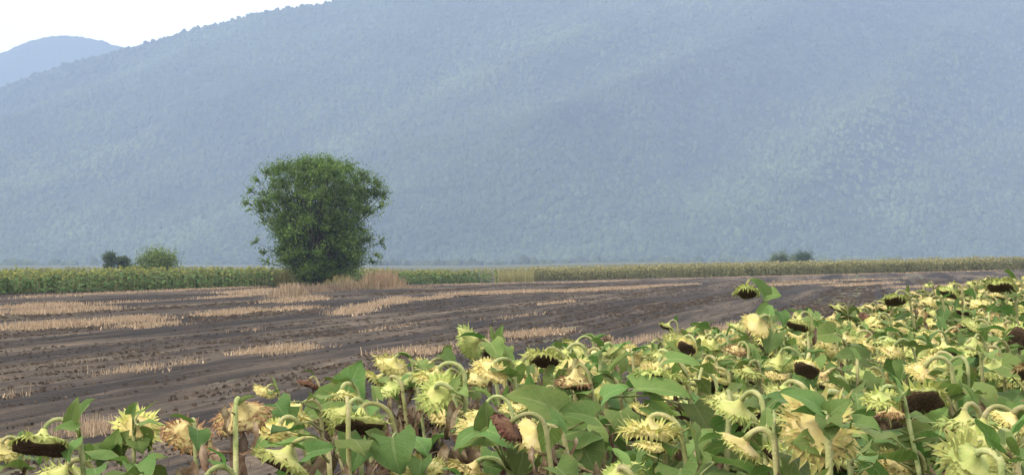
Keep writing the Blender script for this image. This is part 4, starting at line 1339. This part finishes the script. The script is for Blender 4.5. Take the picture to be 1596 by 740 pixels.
made = 0
rest = []
LIMIT = 300 - len(heroes)
for (y, px, x) in cand:
    pr2 = random.Random(int(y * 1000) + int(px))
    if px < 720 and y < 8.5 and pr2.random() < .55: continue
    if 690 < px < 1150 and y < 7.2 and pr2.random() < .6: continue
    typ = pr2.choices(['pale', 'green', 'dry', 'rust'], [.42, .46, .07, .05])[0]
    edged = x - np.interp(y, ey, ex) < .75
    left = px < 850
    base_h = float(np.interp(y, [5, 8, 12, 20, 31, 50], [1.36, 1.39, 1.36, 1.24, 1.27, 1.36])) + .05 * float(sstep(1300, 1600, px))
    hz = base_h + pr2.gauss(0, .065) - (.1 if px < 720 and y < 8.5 else 0)
    if left and 8 < y: hz -= .02
    s = pr2.uniform(.58, .88)
    haz = pr2.gauss(175, 55); faz = haz - abs(pr2.gauss(25, 45)) + 10; tilt = abs(pr2.gauss(26, 17))
    if math.sin(R(faz)) * math.sin(R(tilt)) < -.14 and pr2.random() < .7: faz = 180 - (faz - 180)
    C = Vector((x, y, gz(x, y) + hz))
    infr = -60 < px < 1656 and HY + (CZ - C.z - .15) / y * F < 745
    dryness = .8 if (px < 860 and y > 6.5) else (.4 if px < 1000 else .14)
    nl = pr2.randint(4, 6) if left else pr2.randint(8, 11)
    if infr and made < LIMIT:
        base, parts, S = plan_plant(C, s, typ, haz, faz, tilt, pr2, reach=pr2.uniform(.07, .13), dryness=dryness, leaves=nl, young=pr2.choice([0, 1, 1, 2]))
        emit(base, parts, crowd_label(x, y, s, typ, tilt, parts, edged), 'sunflowers crowding the near crop' if not edged else 'sunflowers along the edge of the near crop')
        made += 1
    else:
        rest.append((C, s, typ, haz, faz, tilt, pr2, dryness, nl))
print('crowd', made, 'rest', len(rest), 'cand', len(cand))

# the rest of the crop, out of the frame or too far off to tell apart: one mass
def joined(items):
    VS, FT, MI, UVs, mats = [], [], [], [], []
    off = 0
    cache = {}
    for me, mw in items:
        if me.name not in cache:
            co = np.empty(len(me.vertices) * 3, np.float32); me.vertices.foreach_get('co', co)
            me.calc_loop_triangles()
            tr = np.empty(len(me.loop_triangles) * 3, np.int32); me.loop_triangles.foreach_get('vertices', tr)
            mi = np.empty(len(me.loop_triangles), np.int32); me.loop_triangles.foreach_get('material_index', mi)
            loc = []
            for m in me.materials:
                if m not in mats: mats.append(m)
                loc.append(mats.index(m))
            uv = np.zeros((len(me.vertices), 3), np.float32)
            if 'luv' in me.attributes:
                b = np.empty(len(me.vertices) * 3, np.float32); me.attributes['luv'].data.foreach_get('vector', b); uv = b.reshape(-1, 3)
            cache[me.name] = (co.reshape(-1, 3), tr.reshape(-1, 3), np.array(loc)[mi], uv)
        co, tr, mi, uv = cache[me.name]
        m = np.array(mw)
        VS.append(co @ m[:3, :3].T + m[:3, 3]); FT.append(tr + off); MI.append(mi); UVs.append(uv[:, :2])
        off += len(co)
    return mesh_np('crop', np.concatenate(VS), np.concatenate(FT), mats, smooth=True, midx=np.concatenate(MI), uv=np.concatenate(UVs))


items = []
rest.sort(key=lambda q: max(0, CX + q[0].x / q[0].y * F - 1656))
for (C, s, typ, haz, faz, tilt, pr2, dryness, nl) in rest[:440]:
    base, parts, S = plan_plant(C, s, typ, haz, faz, tilt, pr2, reach=pr2.uniform(.07, .13), dryness=dryness, leaves=min(nl, 7), young=0, low=C.y > 15 or CX + C.x / C.y * F > 1640)
    for nm, me, mw, ch in parts:
        W = Matrix.Translation(base) @ mw
        for m_ in (me if ch == 'head' else (me,)):
            items.append((m_, W))
if items:
    link('sunflower_crop', joined(items), label='further rows of the near ripening sunflower crop running off behind the front plants', cat='crop', kind='stuff')
